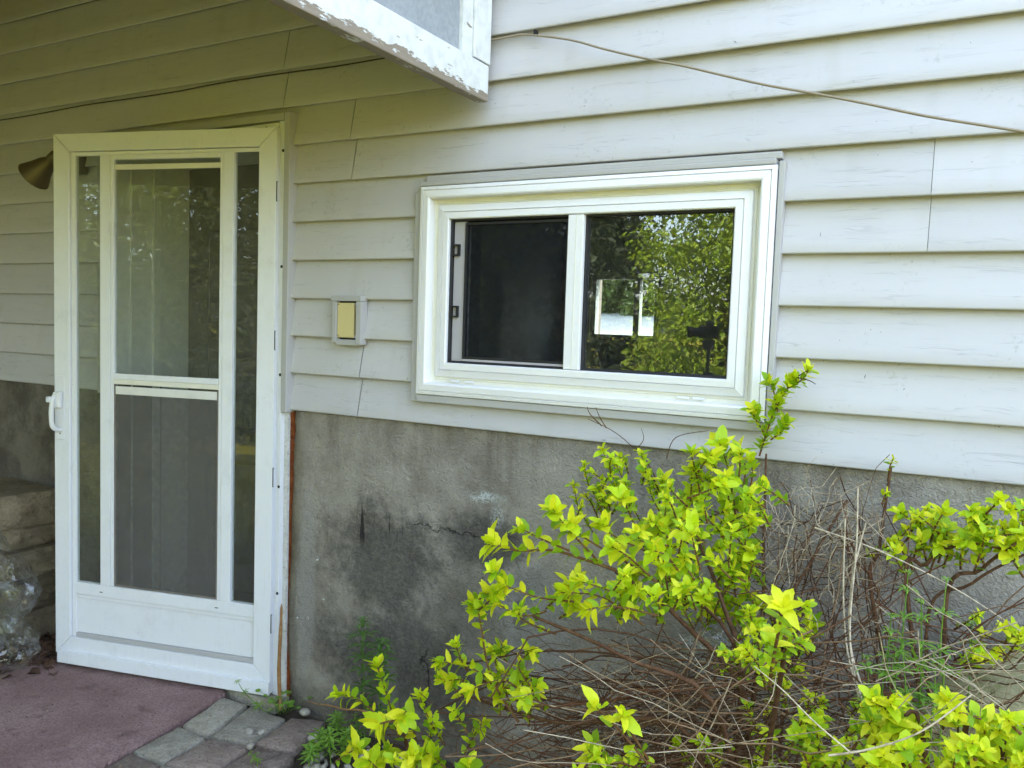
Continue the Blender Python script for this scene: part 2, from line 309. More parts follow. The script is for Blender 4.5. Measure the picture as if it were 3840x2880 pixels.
def m_bag():
    m, t, b = mat('clear_plastic_film'); t.nodes.remove(b); n = N(t); g = n.new('ShaderNodeNewGeometry')
    dt = n.new('ShaderNodeVectorMath', operation='DOT_PRODUCT'); n.link(g.outputs['Normal'], dt.inputs[0]); n.link(g.outputs['Incoming'], dt.inputs[1])
    k = n.math('POWER', n.math('SUBTRACT', 1.0, n.math('ABSOLUTE', dt.outputs['Value']), clamp=True), 3.0)
    tr = n.new('ShaderNodeBsdfTransparent'); tr.inputs[0].default_value = (.93, .95, .95, 1)
    gl = n.new('ShaderNodeBsdfGlossy'); gl.inputs['Roughness'].default_value = .04; gl.inputs[0].default_value = (1, 1, 1, 1)
    df = n.new('ShaderNodeBsdfDiffuse'); df.inputs[0].default_value = (.6, .64, .66, 1)
    bp = n.bump(n.noise(g.outputs['Position'], 22, 2, .5, 1.5), .5, .02); n.link(bp, gl.inputs['Normal'])
    m1 = n.new('ShaderNodeMixShader'); n.link(n.math('ADD', .07, n.math('MULTIPLY', k, .45), clamp=True), m1.inputs[0]); n.link(tr.outputs[0], m1.inputs[1]); n.link(gl.outputs[0], m1.inputs[2])
    m2 = n.new('ShaderNodeMixShader'); n.link(n.ramp(n.noise(g.outputs['Position'], 25, 5, .7), .5, .8, .0, .05), m2.inputs[0]); n.link(m1.outputs[0], m2.inputs[1]); n.link(df.outputs[0], m2.inputs[2])
    n.link(m2.outputs[0], t.nodes['Material Output'].inputs[0]); return m
M['bag'] = m_bag()

# ------------------------------------------------------------------ object helpers
def tag(o, label=None, cat=None, group=None, kind=None):
    for k, v in (('label', label), ('category', cat), ('group', group), ('kind', kind)):
        if v: o[k] = v
    return o
def empty(name, loc=(0, 0, 0), parent=None, rz=0.0):
    o = bpy.data.objects.new(name, None); C.objects.link(o); o.location = loc; o.rotation_euler = (0, 0, rz); o.empty_display_size = .1
    if parent: o.parent = parent
    return o
def link(name, me, m, parent=None, smooth=False):
    if m is not None and not me.materials: me.materials.append(m)
    o = bpy.data.objects.new(name, me); C.objects.link(o)
    if parent: o.parent = parent
    if smooth: me.shade_smooth()
    return o
def from_bm(name, bm, m, parent=None, smooth=False):
    bmesh.ops.recalc_face_normals(bm, faces=bm.faces)
    me = bpy.data.meshes.new(name); bm.to_mesh(me); bm.free(); return link(name, me, m, parent, smooth)
def np_mesh(name, V, F):
    V = np.asarray(V, dtype=np.float32); F = np.asarray(F, dtype=np.int32); k = F.shape[1]
    me = bpy.data.meshes.new(name); me.vertices.add(len(V)); me.vertices.foreach_set('co', V.ravel())
    me.loops.add(F.size); me.loops.foreach_set('vertex_index', F.ravel())
    me.polygons.add(len(F)); me.polygons.foreach_set('loop_start', np.arange(0, F.size, k, dtype=np.int32))
    me.update(calc_edges=True); return me
def bm_box(bm, x0, x1, y0, y1, z0, z1):
    v = [bm.verts.new(p) for p in ((x0, y0, z0), (x1, y0, z0), (x1, y1, z0), (x0, y1, z0), (x0, y0, z1), (x1, y0, z1), (x1, y1, z1), (x0, y1, z1))]
    for f in ((0, 3, 2, 1), (4, 5, 6, 7), (0, 1, 5, 4), (1, 2, 6, 5), (2, 3, 7, 6), (3, 0, 4, 7)): bm.faces.new([v[i] for i in f])
    return v
def box(name, x0, x1, y0, y1, z0, z1, m, parent=None, bev=0.0, seg=2):
    bm = bmesh.new(); bm_box(bm, min(x0, x1), max(x0, x1), min(y0, y1), max(y0, y1), min(z0, z1), max(z0, z1))
    if bev: bmesh.ops.bevel(bm, geom=list(bm.edges), offset=bev, segments=seg, profile=.6, affect='EDGES')
    return from_bm(name, bm, m, parent, bool(bev) and seg > 1 and False)
def tube_arrays(pts, rad, n=5, cap=False):
    """returns verts, quad faces of a tube along pts (rad: number or list)"""
    P = [Vector(p) for p in pts]; k = len(P); rad = [rad]*k if not hasattr(rad, '__len__') else rad
    V = []; F = []; ref = Vector((0.31, 0.17, 0.93)).normalized(); last = None
    for i in range(k):
        t = (P[min(i+1, k-1)]-P[max(i-1, 0)]);  t = t.normalized() if t.length > 1e-9 else Vector((0, 0, 1))
        if last is None: a = t.cross(ref); a = a.normalized() if a.length > 1e-4 else t.orthogonal().normalized()
        else:
            a = last - t*last.dot(t); a = a.normalized() if a.length > 1e-6 else t.orthogonal().normalized()
        last = a; b = t.cross(a)
        for j in range(n):
            q = 2*math.pi*j/n; V.append(P[i] + (a*math.cos(q)+b*math.sin(q))*rad[i])
    for i in range(k-1):
        for j in range(n):
            F.append((i*n+j, i*n+(j+1) % n, (i+1)*n+(j+1) % n, (i+1)*n+j))
    return V, F
class Multi:
    def __init__(s): s.V = []; s.F = []
    def add(s, V, F):
        o = len(s.V); s.V.extend([tuple(v) for v in V]); s.F.extend([tuple(i+o for i in f) for f in F])
    def tube(s, pts, rad, n=5): s.add(*tube_arrays(pts, rad, n))
    def build(s, name, m, parent=None, smooth=True):
        me = bpy.data.meshes.new(name); me.from_pydata(s.V, [], s.F); me.update(); return link(name, me, m, parent, smooth)
def spline(pts, k=6):
    P = [Vector(p) for p in pts]
    if len(P) < 3: return [P[0].lerp(P[-1], i/k) for i in range(k+1)]
    out = []
    for i in range(len(P)-1):
        p0 = P[max(i-1, 0)]; p1 = P[i]; p2 = P[i+1]; p3 = P[min(i+2, len(P)-1)]
        for j in range(k):
            t = j/k; out.append(.5*((2*p1)+(p2-p0)*t+(2*p0-5*p1+4*p2-p3)*t*t+(3*p1-p0-3*p2+p3)*t**3))
    out.append(P[-1]); return out
def ring_pieces(name, x0, x1, z0, z1, prof, m, parent, gap=.0003):
    """four mitred lengths of one moulding round a rectangle; prof = closed list of (inset, y)"""
    cor = lambda ins: ((x0+ins, z0+ins), (x1-ins, z0+ins), (x1-ins, z1-ins), (x0+ins, z1-ins))
    for s in range(4):
        a = s; b = (s+1) % 4; bm = bmesh.new(); A = []; B = []
        for ins, y in prof:
            ca = cor(ins)[a]; cb = cor(ins)[b]; d = Vector((cb[0]-ca[0], cb[1]-ca[1])).normalized()*gap
            A.append(bm.verts.new((ca[0]+d.x, y, ca[1]+d.y))); B.append(bm.verts.new((cb[0]-d.x, y, cb[1]-d.y)))
        k = len(prof)
        for i in range(k): bm.faces.new((A[i], A[(i+1) % k], B[(i+1) % k], B[i]))
        bm.faces.new(A); bm.faces.new(B[::-1]); from_bm(name, bm, m, parent)
def lathe(prof, n=20):
    V = []; F = []
    for r, h in prof:
        for j in range(n): a = 2*math.pi*j/n; V.append((r*math.cos(a), r*math.sin(a), h))
    for i in range(len(prof)-1):
        for j in range(n): F.append((i*n+j, i*n+(j+1) % n, (i+1)*n+(j+1) % n, (i+1)*n+j))
    return V, F

# ================================================================== SETTING
bm = bmesh.new(); g = 500
bmesh.ops.create_grid(bm, x_segments=2, y_segments=2, size=g)
o = from_bm('ground', bm, M['ground']); o.location.z = -.035; tag(o, kind='structure')

# ================================================================== HOUSE
house = empty('house', (-2.2, 0, 0)); tag(house, 'grey-white lap-sided house with white storm door, sliding window and stained concrete foundation', 'house')
house.location = (0, 0, 0)
CO = 0.1385; Z0 = 1.12
DX0, DX1, DZ = -3.295, -2.197, 2.207          # outer edge of the door trim
WX0, WX1, WZ0, WZ1 = -1.645, -.452, 1.196, 1.938
XL, XR = -9.0, 6.0
# structural core behind the siding and foundation
def core(x0, x1, z0, z1, name='wall'): box(name, x0, x1, .034, .25, z0, z1, M['room'], house)
core(XL, -3.23, 1.1, 5.3); core(-2.25, -1.60, 1.1, 5.3); core(-.49, XR, 1.1, 5.3); core(-3.23, -2.25, 2.18, 5.3); core(-1.60, -.49, 1.92, 5.3)
core(-1.60, -.49, 1.1, 1.22)
def foundation(x0, x1):
    nx = int((x1-x0)/.06); nz = 20; V = []; F = []
    for j in range(nz+1):
        for i in range(nx+1):
            x = x0+(x1-x0)*i/nx; z = -.2+1.36*j/nz
            V.append((x, .022+.004*math.sin(x*7+z*5)+.003*math.sin(x*19-z*11), z))
    for j in range(nz):
        for i in range(nx): a = j*(nx+1)+i; F.append((a, a+1, a+nx+2, a+nx+1))
    k = len(V); V += [(x0, .25, -.2), (x1, .25, -.2), (x1, .25, 1.16), (x0, .25, 1.16)]
    F.append((k+1, k, k+3, k+2))
    F.append([j*(nx+1) for j in range(nz+1)]+[k+3, k]); F.append([j*(nx+1)+nx for j in range(nz, -1, -1)]+[k+1, k+2])
    F.append([i for i in range(nx, -1, -1)]+[k, k+1]); F.append([nz*(nx+1)+i for i in range(nx+1)]+[k+2, k+3])
    me = bpy.data.meshes.new('foundation'); me.from_pydata(V, [], F); o = link('foundation', me, M['concrete'], house); 
    for p in me.polygons: p.use_smooth = len(p.vertices) == 4 and p.area < .05
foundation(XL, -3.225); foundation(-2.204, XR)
box('foundation', -1.9, -1.6, .03, .24, .0, .5, M['concrete'], house)

def plank(k, segs, yoff=0.0, tilt=0.0):
    """one length of lap siding: segs = [(x0, x1, zlo, zhi)], courses overlap the one below"""
    bm = bmesh.new(); zb = Z0+k*CO; zt = zb+CO+.012
    def Y(z): return .0+(.028*(z-zb)/(CO))+yoff
    for x0, x1, lo, hi in segs:
        full = lo <= zb+1e-6
        pr = []
        if full: pr += [(.027+yoff, zb+.012), (.016+yoff, zb+.009), (.0045+yoff, zb-.0005), (.0008+yoff, zb+.0012), (yoff, zb+.0045)]
        else: pr += [(Y(lo)+.004, lo), (Y(lo), lo)]
        top = min(hi, zt); z1 = max(zb, lo)
        for q in (.25, .5, .75): zz = z1+(top-z1)*q; pr.append((Y(zz)-.0012*math.sin(math.pi*(zz-zb)/CO), zz))
        pr.append((Y(top), top)); n = max(2, int((x1-x0)/.25)); rows = []
        for i in range(n+1):
            x = x0+(x1-x0)*i/n
            w = .0013*math.sin(x*3.1+k*2.3)+.0009*math.sin(x*7.7+k*1.1)
            rows.append([bm.verts.new((x, y+w, z+tilt*(x-x0)+.0008*math.sin(x*2.3+k))) for y, z in pr])
        for i in range(n):
            for j in range(len(pr)-1): bm.faces.new((rows[i][j], rows[i+1][j], rows[i+1][j+1], rows[i][j+1]))
    o = from_bm('siding_plank', bm, M['siding'], house, True); return o
seams = {0: [-1.877, 1.6], 1: [-1.872, 2.2], 2: [.9], 3: [1.5], 4: [-.104, 2.4], 5: [-.104], 6: [-1.925, 1.1], 7: [-1.933, 2.0], 8: [-2.249, .8], 9: [-2.252, 1.7], 10: [-.9+3], 11: [-4.6, 1.2], 12: [2.1], 13: [-2.9], 14: [1.3]}
NV = 15
for k in range(NV):
    zb = Z0+k*CO; zt = zb+CO
    cuts = sorted([XL, XR]+seams.get(k, [])+([-6.1] if k % 2 else [-5.2]))
    for i in range(len(cuts)-1):
        a, b = cuts[i]+.0006, cuts[i+1]-.0006; segs = [(a, b, zb, zt+1)]
        def carve(segs, x0, x1, z0, z1):
            out = []
            for s in segs:
                if s[1] <= x0 or s[0] >= x1 or z1 <= zb+.002 or z0 >= zt+.012: out.append(s); continue
                if s[0] < x0: out.append((s[0], x0, s[2], s[3]))
                if s[1] > x1: out.append((x1, s[1], s[2], s[3]))
                m0, m1 = max(s[0], x0), min(s[1], x1)
                if z0 > zb+.01: out.append((m0, m1, s[2], z0))
                if z1 < zt-.008: out.append((m0, m1, z1, s[3]))
            return out
        segs = carve(segs, DX0+.012, DX1-.012, -1, DZ-.006); segs = carve(segs, WX0+.012, WX1-.012, WZ0+.01, WZ1-.006)
        groups = []
        for s in sorted(segs):
            if groups and abs(groups[-1][-1][1]-s[0]) < 1e-6: groups[-1].append(s)
            else: groups.append([s])
        for gseg in groups: plank(k, gseg, yoff=-.0016 if i % 2 else 0.0)
bm = bmesh.new()
for k in range(NV, 31):
    zb = Z0+k*CO
    v = [bm.verts.new(p) for p in ((XL, .011, zb+.003), (XR, .011, zb+.003), (XR, 0, zb), (XL, 0, zb), (XR, .0125, zb+CO+.01), (XL, .0125, zb+CO+.01))]
    bm.faces.new(v[:4]); bm.faces.new((v[3], v[2], v[4], v[5]))
o = from_bm('upper_siding', bm, M['siding'], house)
# shell of the house: side walls, back wall with a window opening, floors, roof
box('wall', XL, XL+.2, .25, 7.2, -.2, 5.3, M['siding'], house); box('wall', XR-.2, XR, .25, 7.2, -.2, 5.3, M['siding'], house)
RX0, RX1, RY = -3.1, 1.6, 4.2; FX0, FX1, FZ0, FZ1 = -2.84, -2.22, 1.37, 1.93
box('wall', XL, FX0, RY, RY+.22, -.2, 5.3, M['room'], house); box('wall', FX1, XR, RY, RY+.22, -.2, 5.3, M['room'], house)
box('wall', FX0, FX1, RY, RY+.22, -.2, FZ0, M['room'], house); box('wall', FX0, FX1, RY, RY+.22, FZ1, 5.3, M['room'], house)
box('wall', RX0-.1, RX0, .46, RY, 0, 2.6, M['room'], house); box('wall', RX1, RX1+.1, .25, RY, 0, 2.6, M['room'], house)
box('wall', -2.2, -2.1, .25, 1.4, 0, 2.6, M['room'], house)
box('floor', RX0-.1, RX1+.1, .25, RY, .02, .1, M['roomfloor'], house); box('ceiling', XL+.2, XR-.2, .25, RY, 2.5, 2.62, M['room'], house)
fw = empty('window', (0, 0, 0), house)
for a in ((FX0, FX1, FZ0, FZ0+.05), (FX0, FX1, FZ1-.05, FZ1), (FX0, FX0+.05, FZ0+.05, FZ1-.05), (FX1-.05, FX1, FZ0+.05, FZ1-.05), (-2.45, -2.40, FZ0+.05, FZ1-.05)):
    box('frame', a[0], a[1], RY+.02, RY+.09, a[2], a[3], M['room'], fw)
for a in ((FX0+.0005, FX0+.012, FZ0, FZ1), (FX1-.012, FX1-.0005, FZ0, FZ1), (FX0+.012, FX1-.012, FZ0+.0005, FZ0+.012), (FX0+.012, FX1-.012, FZ1-.012, FZ1-.0005)): box('added_dark_lining', a[0], a[1], RY+.091, RY+.235, a[2], a[3], M['indoor'], fw); box('added_dark_lining', a[0], a[1], RY-.01, RY+.019, a[2], a[3], M['indoor'], fw)  # dark boards added over the reveal so direct sun does not whiten it
box('glass_pane', FX0+.05, FX1-.05, RY+.055, RY+.06, FZ0+.05, FZ1-.05, M['glass'], fw)
bm = bmesh.new()
P = [(XL-.4, -.15, 5.25), (XR+.4, -.15, 5.25), (XR+.4, 2.1, 6.6), (XL-.4, 2.1, 6.6), (XL-.4, 4.6, 5.2), (XR+.4, 4.6, 5.2)]
v = [bm.verts.new(p) for p in P]; bm.faces.new((v[0], v[1], v[2], v[3])); bm.faces.new((v[3], v[2], v[5], v[4])); bm.faces.new((v[0], v[3], v[4])); bm.faces.new((v[1], v[5], v[2])); bm.faces.new((v[0], v[4], v[5], v[1]))
from_bm('roof', bm, M['roof'], house)

# ---------------- door canopy (side screen, roof, left side screen)
cn = empty('door_canopy', (0, 0, 0), house)
CXR, CXL, CY, CT = -1.36, -4.6, -2.35, 3.06  # CY set far out so the canopy hides the sky from the wall
box('bottom_board', CXR-.038, CXR, CY, -.03, 2.152, 2.262, M['peel'], cn, .004)
box('upright_board', CXR-.036, CXR+.001, -.118, -.024, 2.266, CT, M['peel'], cn, .003)
box('trim_strip', CXR-.030, CXR-.006, -.176, -.121, 2.264, CT, M['peel'], cn, .002)
box('side_panel', CXR-.028, CXR-.018, CY, -.18, 2.264, CT, M['panel'], cn)
box('upright_board', CXR-.036, CXR+.001, CY, CY+.09, 2.266, CT, M['peel'], cn, .003)
box('bottom_board', CXL, CXL+.038, CY, -.03, 2.152, 2.262, M['peel'], cn, .004)
box('side_panel', CXL+.015, CXL+.025, CY, -.02, 2.264, CT, M['panel'], cn)
box('canopy_roof', CXL-.1, CXR+.1, CY-.12, .03, CT, CT+.06, M['soffit'], cn)
box('added_shade_board', CXL-.05, CXR+.05, CY-.05, CY-.01, 2.30, CT-.002, M['peel'], cn, .004)  # unseen board, added to shut out sky light and darken the wall

box('added_shade_wall', -5.0, -4.8, -2.9, -.002, -.2, 5.3, M['siding'], house)  # unseen wall, added to block sky light from the left
# ---------------- window
win = empty('window', (0, 0, 0), house)
tag(win, 'white slider window with an insect screen on its left half')
ring_pieces('casing', -1.612, -.470, 1.222, 1.906, [(0, .03), (0, -.022), (.002, -.026), (.012, -.0285), (.0135, -.0235), (.0155, -.0285), (.034, -.031), (.0385, -.029), (.040, -.024), (.040, .012), (.012, .03)], M['vinyl'], win)
ring_pieces('reveal', -1.5735, -.5085, 1.2605, 1.8675, [(0, .03), (0, .004), (.014, .0085), (.016, .005), (.03, .008), (.03, .03)], M['cream'], win)
ring_pieces('frame', -1.5525, -.532, 1.284, 1.846, [(0, .03), (0, .0005), (.002, -.0035), (.022, -.012), (.0235, -.0065), (.0255, -.012), (.044, -.0135), (.047, -.011), (.047, .03)], M['vinyl'], win)
PX0, PX1, PZ0, PZ1 = -1.5045, -.580, 1.332, 1.798
box('mullion', -1.0775, -1.0265, -.0115, .03, PZ0+.0004, PZ1-.0004, M['vinyl'], win, .0025)
box('mullion_bead', -1.0505, -1.0485, -.0125, -.011, PZ0+.002, PZ1-.002, M['cream'], win)
ring_pieces('gasket', -1.026, PX1, PZ0, PZ1, [(0, .029), (0, .004), (.005, .004), (.007, .008), (.007, .029)], M['gasket'], win)
box('glass_pane', -1.026, PX1, .016, .020, PZ0, PZ1, M['glass'], win)
box('glass_pane', -1.40, -1.078, .024, .028, PZ0, PZ1, M['glass'], win)
ring_pieces('gasket', PX0, -1.078, PZ0, PZ1, [(0, .029), (0, .0), (.004, .0), (.006, .004), (.006, .029)], M['gasket'], win)
sl = box('sash_stile', PX0+.007, PX0+.055, .012, .04, PZ0+.006, PZ1-.006, M['lilac'], win, .002)
box('sash_rail', PX0+.055, -1.084, .006, .012, PZ0+.007, PZ0+.016, M['lilac'], win)
ring_pieces('screen_frame', PX0+.052, -1.080, PZ0+.014, PZ1-.01, [(0, .02), (0, .006), (.008, .006), (.009, .02)], M['gasket'], win)
box('insect_screen', PX0+.06, -1.088, .0105, .0115, PZ0+.02, PZ1-.016, M['screen'], win)
for zt in (1.70, 1.50):
    ring_pieces('pull_tab', PX0+.004, PX0+.032, zt-.019, zt+.019, [(0, .012), (0, .001), (.0055, .001), (.0055, .012)], M['black'], win)
for xw in (-1.49, -1.435, -.72, -.675): box('weep_slot', xw, xw+.034, -.0005, .004, 1.2685, 1.2755, M['vinyl'], win, .001)
# grey channel trim round the window
box('channel', WX0+.004, -1.614, -.012, .02, WZ0, 1.894, M['trim'], win, .003); box('channel', -.4675, WX1, -.016, .02, WZ0+.01, 1.917, M['trim'], win, .003)
box('channel', -1.613, -.468, -.020, .02, WZ0+.0005, 1.2205, M['trim'], win, .003)
box('channel', -1.613, -.474, -.026, .02, 1.9075, 1.9225, M['trim'], win, .003); box('channel', -1.598, -.462, -.012, .02, 1.9235, 1.943, M['trim'], win, .004)

# ---------------- doorway: frame, jambs, inner door
fr = empty('door_frame', (0, 0, 0), house)
box('frame_flange', -2.258, -2.2255, -.010, .03, .02, 2.185, M['door'], fr, .002); box('frame_lip', -2.235, -2.2245, -.018, -.011, .03, 2.165, M['door'], fr, .002)
box('trim_channel', -2.2235, DX1, -.022, .03, 1.112, DZ, M['trim'], fr, .003)
box('trim_channel', DX0, DX0+.028, -.022, .03, 1.112, DZ-.02, M['trim'], fr, .003); box('frame_flange', DX0+.03, DX0+.065, -.010, .03, .02, 2.185, M['door'], fr, .002)
box('header_flange', DX0+.066, -2.2585, -.012, .03, 2.142, 2.174, M['door'], fr, .002); box('header_channel', DX0+.03, -2.2245, -.022, .03, 2.178, 2.206, M['trim'], fr, .003)
for z in (2.069, 1.649, 1.25, .83, .422):
    V, F = lathe([(.0058, 0), (.0058, .002), (.004, .0035), (.0001, .0036)], 10); m_ = Multi(); m_.add([(-2.229+x, -.0188-h, z+y) for x, y, h in V], F); m_.build('screw', M['black'], fr)
V, F = lathe([(.0058, 0), (.0058, .002), (.004, .0035), (.0001, .0036)], 10); m_ = Multi(); m_.add([(-2.32+x, -.0128-h, 2.158+y) for x, y, h in V], F); m_.build('screw', M['black'], fr)
# flaking wood edge and rust below the siding
mr = Multi(); mw = Multi(); rows = []
rng2 = random.Random(3)
V = []; Fq = []; V2 = []; F2 = []
for i in range(61):
    z = .015+1.098*i/60; w = .0002+.013*max(0, (z-.74)/.38)**.6*(.6+.7*rng2.random())+.011*max(0, (.22-z)/.22)*(.6+.6*rng2.random())+.0007*rng2.random()
    V += [(-2.205+.001*rng2.random(), .012, z), (-2.205+w, .0145, z), (-2.205+w+.0015, .024, z), (-2.206, .03, z)]
    x1 = -2.2055-.001*rng2.random()
    V2 += [(-2.2245, .003-.002*rng2.random(), z), (x1, .003-.002*rng2.random(), z), (x1, .03, z), (-2.2245, .03, z)]
for i in range(60):
    for j in range(4): Fq.append((i*4+j, i*4+(j+1) % 4, i*4+4+(j+1) % 4, i*4+4+j))
mr.add(V, Fq); mr.build('rust_strip', M['rust'], fr, False); mw.add(V2, Fq); mw.build('flaking_edge', M['flakewood'], fr, False)
# deep jambs and inner door
box('jamb', -3.235, -3.2295, .03, .46, .02, 2.18, M['jamb'], fr); box('jamb_stop', -3.2295, -3.215, .20, .235, .02, 2.13, M['jamb'], fr, .002); box('jamb_stop', -3.2295, -3.222, .09, .10, .02, 2.13, M['jamb'], fr)
box('jamb', -2.2505, -2.245, .03, .46, .02, 2.18, M['jamb'], fr); box('head_jamb', -3.2295, -2.251, .03, .46, 2.135, 2.1415, M['jamb'], fr)
box('threshold', -3.23, -2.2, -.055, .46, -.03, .018, M['paver_g'], fr, .004)
idr = empty('inner_door', (0, 0, 0), house)
box('door_leaf', -3.228, -2.252, .40, .44, .022, 2.133, M['indoor'], idr)
for (a, b_) in ((.2, .8), (.95, 1.85)): box('panel', -3.08, -2.40, .385, .3995, a, b_, M['indoor'], idr, .01, 1)

# ---------------- storm door, ajar on its right-hand hinges
HX, HY, DW = -2.2475, -.034, .985
dr = empty('storm_door', (HX, HY, 0), house, R(14.0)); tag(dr, 'white storm door standing ajar')
def dbox(name, a, b, z0, z1, y0, y1, m, bev=.002): return box(name, -b, -a, y0, y1, z0, z1, m, dr, bev)
ZB, ZT = .062, 2.152
def mitre(name, quad, y0, y1, m):
    bm = bmesh.new(); f = [bm.verts.new((-a, y0, z)) for a, z in quad]; k = [bm.verts.new((-a, y1, z)) for a, z in quad]
    bm.faces.new(f); bm.faces.new(k[::-1])
    for i in range(4): bm.faces.new((f[i], k[i], k[(i+1) % 4], f[(i+1) % 4]))
    bmesh.ops.bevel(bm, geom=list(bm.edges), offset=.0022, segments=2, profile=.6, affect='EDGES'); return from_bm(name, bm, m, dr)
IW, IT, IB = .072, .068, .075
mitre('stile', [(0, ZB), (IW, ZB+IB), (IW, ZT-IT), (0, ZT)], 0, .034, M['door'])
mitre('stile', [(DW, ZB), (DW, ZT), (DW-IW, ZT-IT), (DW-IW, ZB+IB)], 0, .034, M['door'])
mitre('rail', [(.002, ZT), (IW+.0015, ZT-IT), (DW-IW-.0015, ZT-IT), (DW-.002, ZT)], 0, .034, M['door'])
mitre('rail', [(.002, ZB), (DW-.002, ZB), (DW-IW-.0015, ZB+IB), (IW+.0015, ZB+IB)], 0, .034, M['door'])
dbox('inner_lip', DW-IW-.022, DW-IW-.002, ZB+IB+.001, ZT-IT-.002, .011, .03, M['door'])
dbox('inner_lip', IW, DW-IW-.0235, ZT-IT-.016, ZT-IT-.002, .011, .03, M['door'])
dbox('sill_lip', IW, DW-IW-.0225, ZB+IB+.001, ZB+IB+.018, .006, .03, M['trim'])
GB, GT = .366, ZT-IT-.0165     # glazed zone
dbox('rail', IW, DW-IW-.0225, .318, GB, .005, .03, M['door']); dbox('rail_bead', IW, DW-IW-.0225, 0.3, .3165, .0105, .028, M['door'])
dbox('kick_panel', IW, DW-IW-.0225, ZB+IB+.0195, .2985, .016, .026, M['door'], 0)
dbox('mullion', .179, .222, GB+.0005, GT-.0005, .004, .03, M['door']); dbox('mullion_bead', .2235, .238, GB+.0005, GT-.0005, .007, .03, M['door'])
dbox('mullion', .726, .770, GB+.0005, GT-.0005, .004, .03, M['door']); dbox('mullion_bead', .710, .7245, GB+.0005, GT-.0005, .007, .03, M['door'])
dbox('rail', .2385, .7095, 1.200, 1.222, .005, .029, M['door']); dbox('rail_bead', .2385, .7095, 1.180, 1.1995, .008, .027, M['cream'])
dbox('top_rail', .2385, .7095, GT-.018, GT-.0005, .006, .029, M['door']); dbox('sliding_rail', .2385, .7095, GT-.055, GT-.035, .014, .026, M['cream'])
dbox('glass_pane', IW, .1785, GB+.001, GT, .018, .021, M['dglass'], 0); dbox('glass_pane', .7705, DW-IW-.0225, GB+.001, GT, .018, .021, M['dglass'], 0)
dbox('glass_pane', .2385, .7095, 1.2225, GT-.018, .018, .021, M['dglass'], 0)
dbox('glass_pane', .2385, .7095, GB+.001, 1.1795, .024, .027, M['dglass'], 0)
dbox('insect_screen', .246, .702, GB+.008, 1.172, .0135, .0142, M['dscreen'], 0)
lx = lambda a, b, z0, z1: box('screen_frame', -b, -a, .010, .016, z0, z1, M['indoor'], dr, .001)
lx(.2387, .246, GB+.001, 1.1793); lx(.702, .7093, GB+.001, 1.1793); lx(.246, .702, GB+.001, GB+.009); box('screen_frame', -.702, -.246, .009, .016, 1.140, 1.172, M['jamb'], dr, .002)
dbox('sweep', -.002, DW-.018, .028, .079, -.012, -.0005, M['door'], .0015); dbox('sweep_cap', .002, DW-.01, .028, .0615, .0, .034, M['door'], .001)
for a in (.23, .76): dbox('drain_slot', a, a+.014, .335, .3385, .0045, .0055, M['black'], 0)
# hinges
for z in (1.921, 1.377, .865, .305):
    bm = bmesh.new()
    bm_box(bm, .001, .0022, -.001, .004, z-.036, z+.036); bm_box(bm, .0023, .007, -.001, .0, z+.034, z+.036); bm_box(bm, .0023, .007, -.001, .0, z-.036, z-.034)
    from_bm('hinge', bm, M['black'], dr)
# handle: plate, body, grip, button
box('handle_plate', -.978, -.934, -.003, .0, .942, 1.202, M['door'], dr, .0025)
box('handle_body', -.972, -.938, -.026, -.0035, 1.072, 1.138, M['door'], dr, .008, 3)
hm = Multi(); hm.tube(spline([(-.958, -.026, 1.125), (-.964, -.034, 1.09), (-.965, -.037, 1.04), (-.962, -.034, 1.00), (-.955, -.016, .986), (-.952, -.002, .985)], 5), [.010]*10+[.0095]*10+[.008]*6, 8); hm.build('handle_grip', M['door'], dr)
box('push_button', -.982, -.962, -.050, -.030, 1.096, 1.120, M['door'], dr, .006, 3)
box('keyhole', -.957, -.953, -.0045, -.0028, .966, .971, M['black'], dr)

# ================================================================== THINGS ON THE WALL
ob = empty('outlet_cover', (-1.92, 0, 1.46)); tag(ob, 'small yellowed plastic cover in a grey frame between door and window', 'outlet cover')
def obx(name, x0, x1, y0, y1, z0, z1, m, bev=.002):
    o = box(name, x0+1.92, x1+1.92, y0, y1, z0-1.46, z1-1.46, m, ob, bev); return o
obx('frame', -1.985, -1.852, -.026, .012, 1.527, 1.546, M['trim']); obx('frame', -1.983, -1.964, -.022, .012, 1.380, 1.5265, M['trim'])
obx('frame', -1.874, -1.852, -.024, .012, 1.376, 1.5265, M['trim']); obx('frame', -1.9635, -1.8745, -.020, .012, 1.372, 1.392, M['trim'])
obx('back_plate', -1.963, -1.8755, -.002, .01, 1.3925, 1.5265, M['gasket'], 0)
obx('cover', -1.9615, -1.888, -.018, -.0025, 1.400, 1.521, M['yellowed'], .002); obx('clip', -1.8875, -1.8785, -.017, -.004, 1.512, 1.521, M['trim'], .001); obx('clip', -1.8875, -1.8785, -.017, -.004, 1.3985, 1.408, M['trim'], .001)
obx('slot', -1.961, -1.953, -.0188, -.0175, 1.5135, 1.5155, M['black'], 0); obx('slot', -1.961, -1.953, -.0188, -.0175, 1.4055, 1.4075, M['black'], 0)

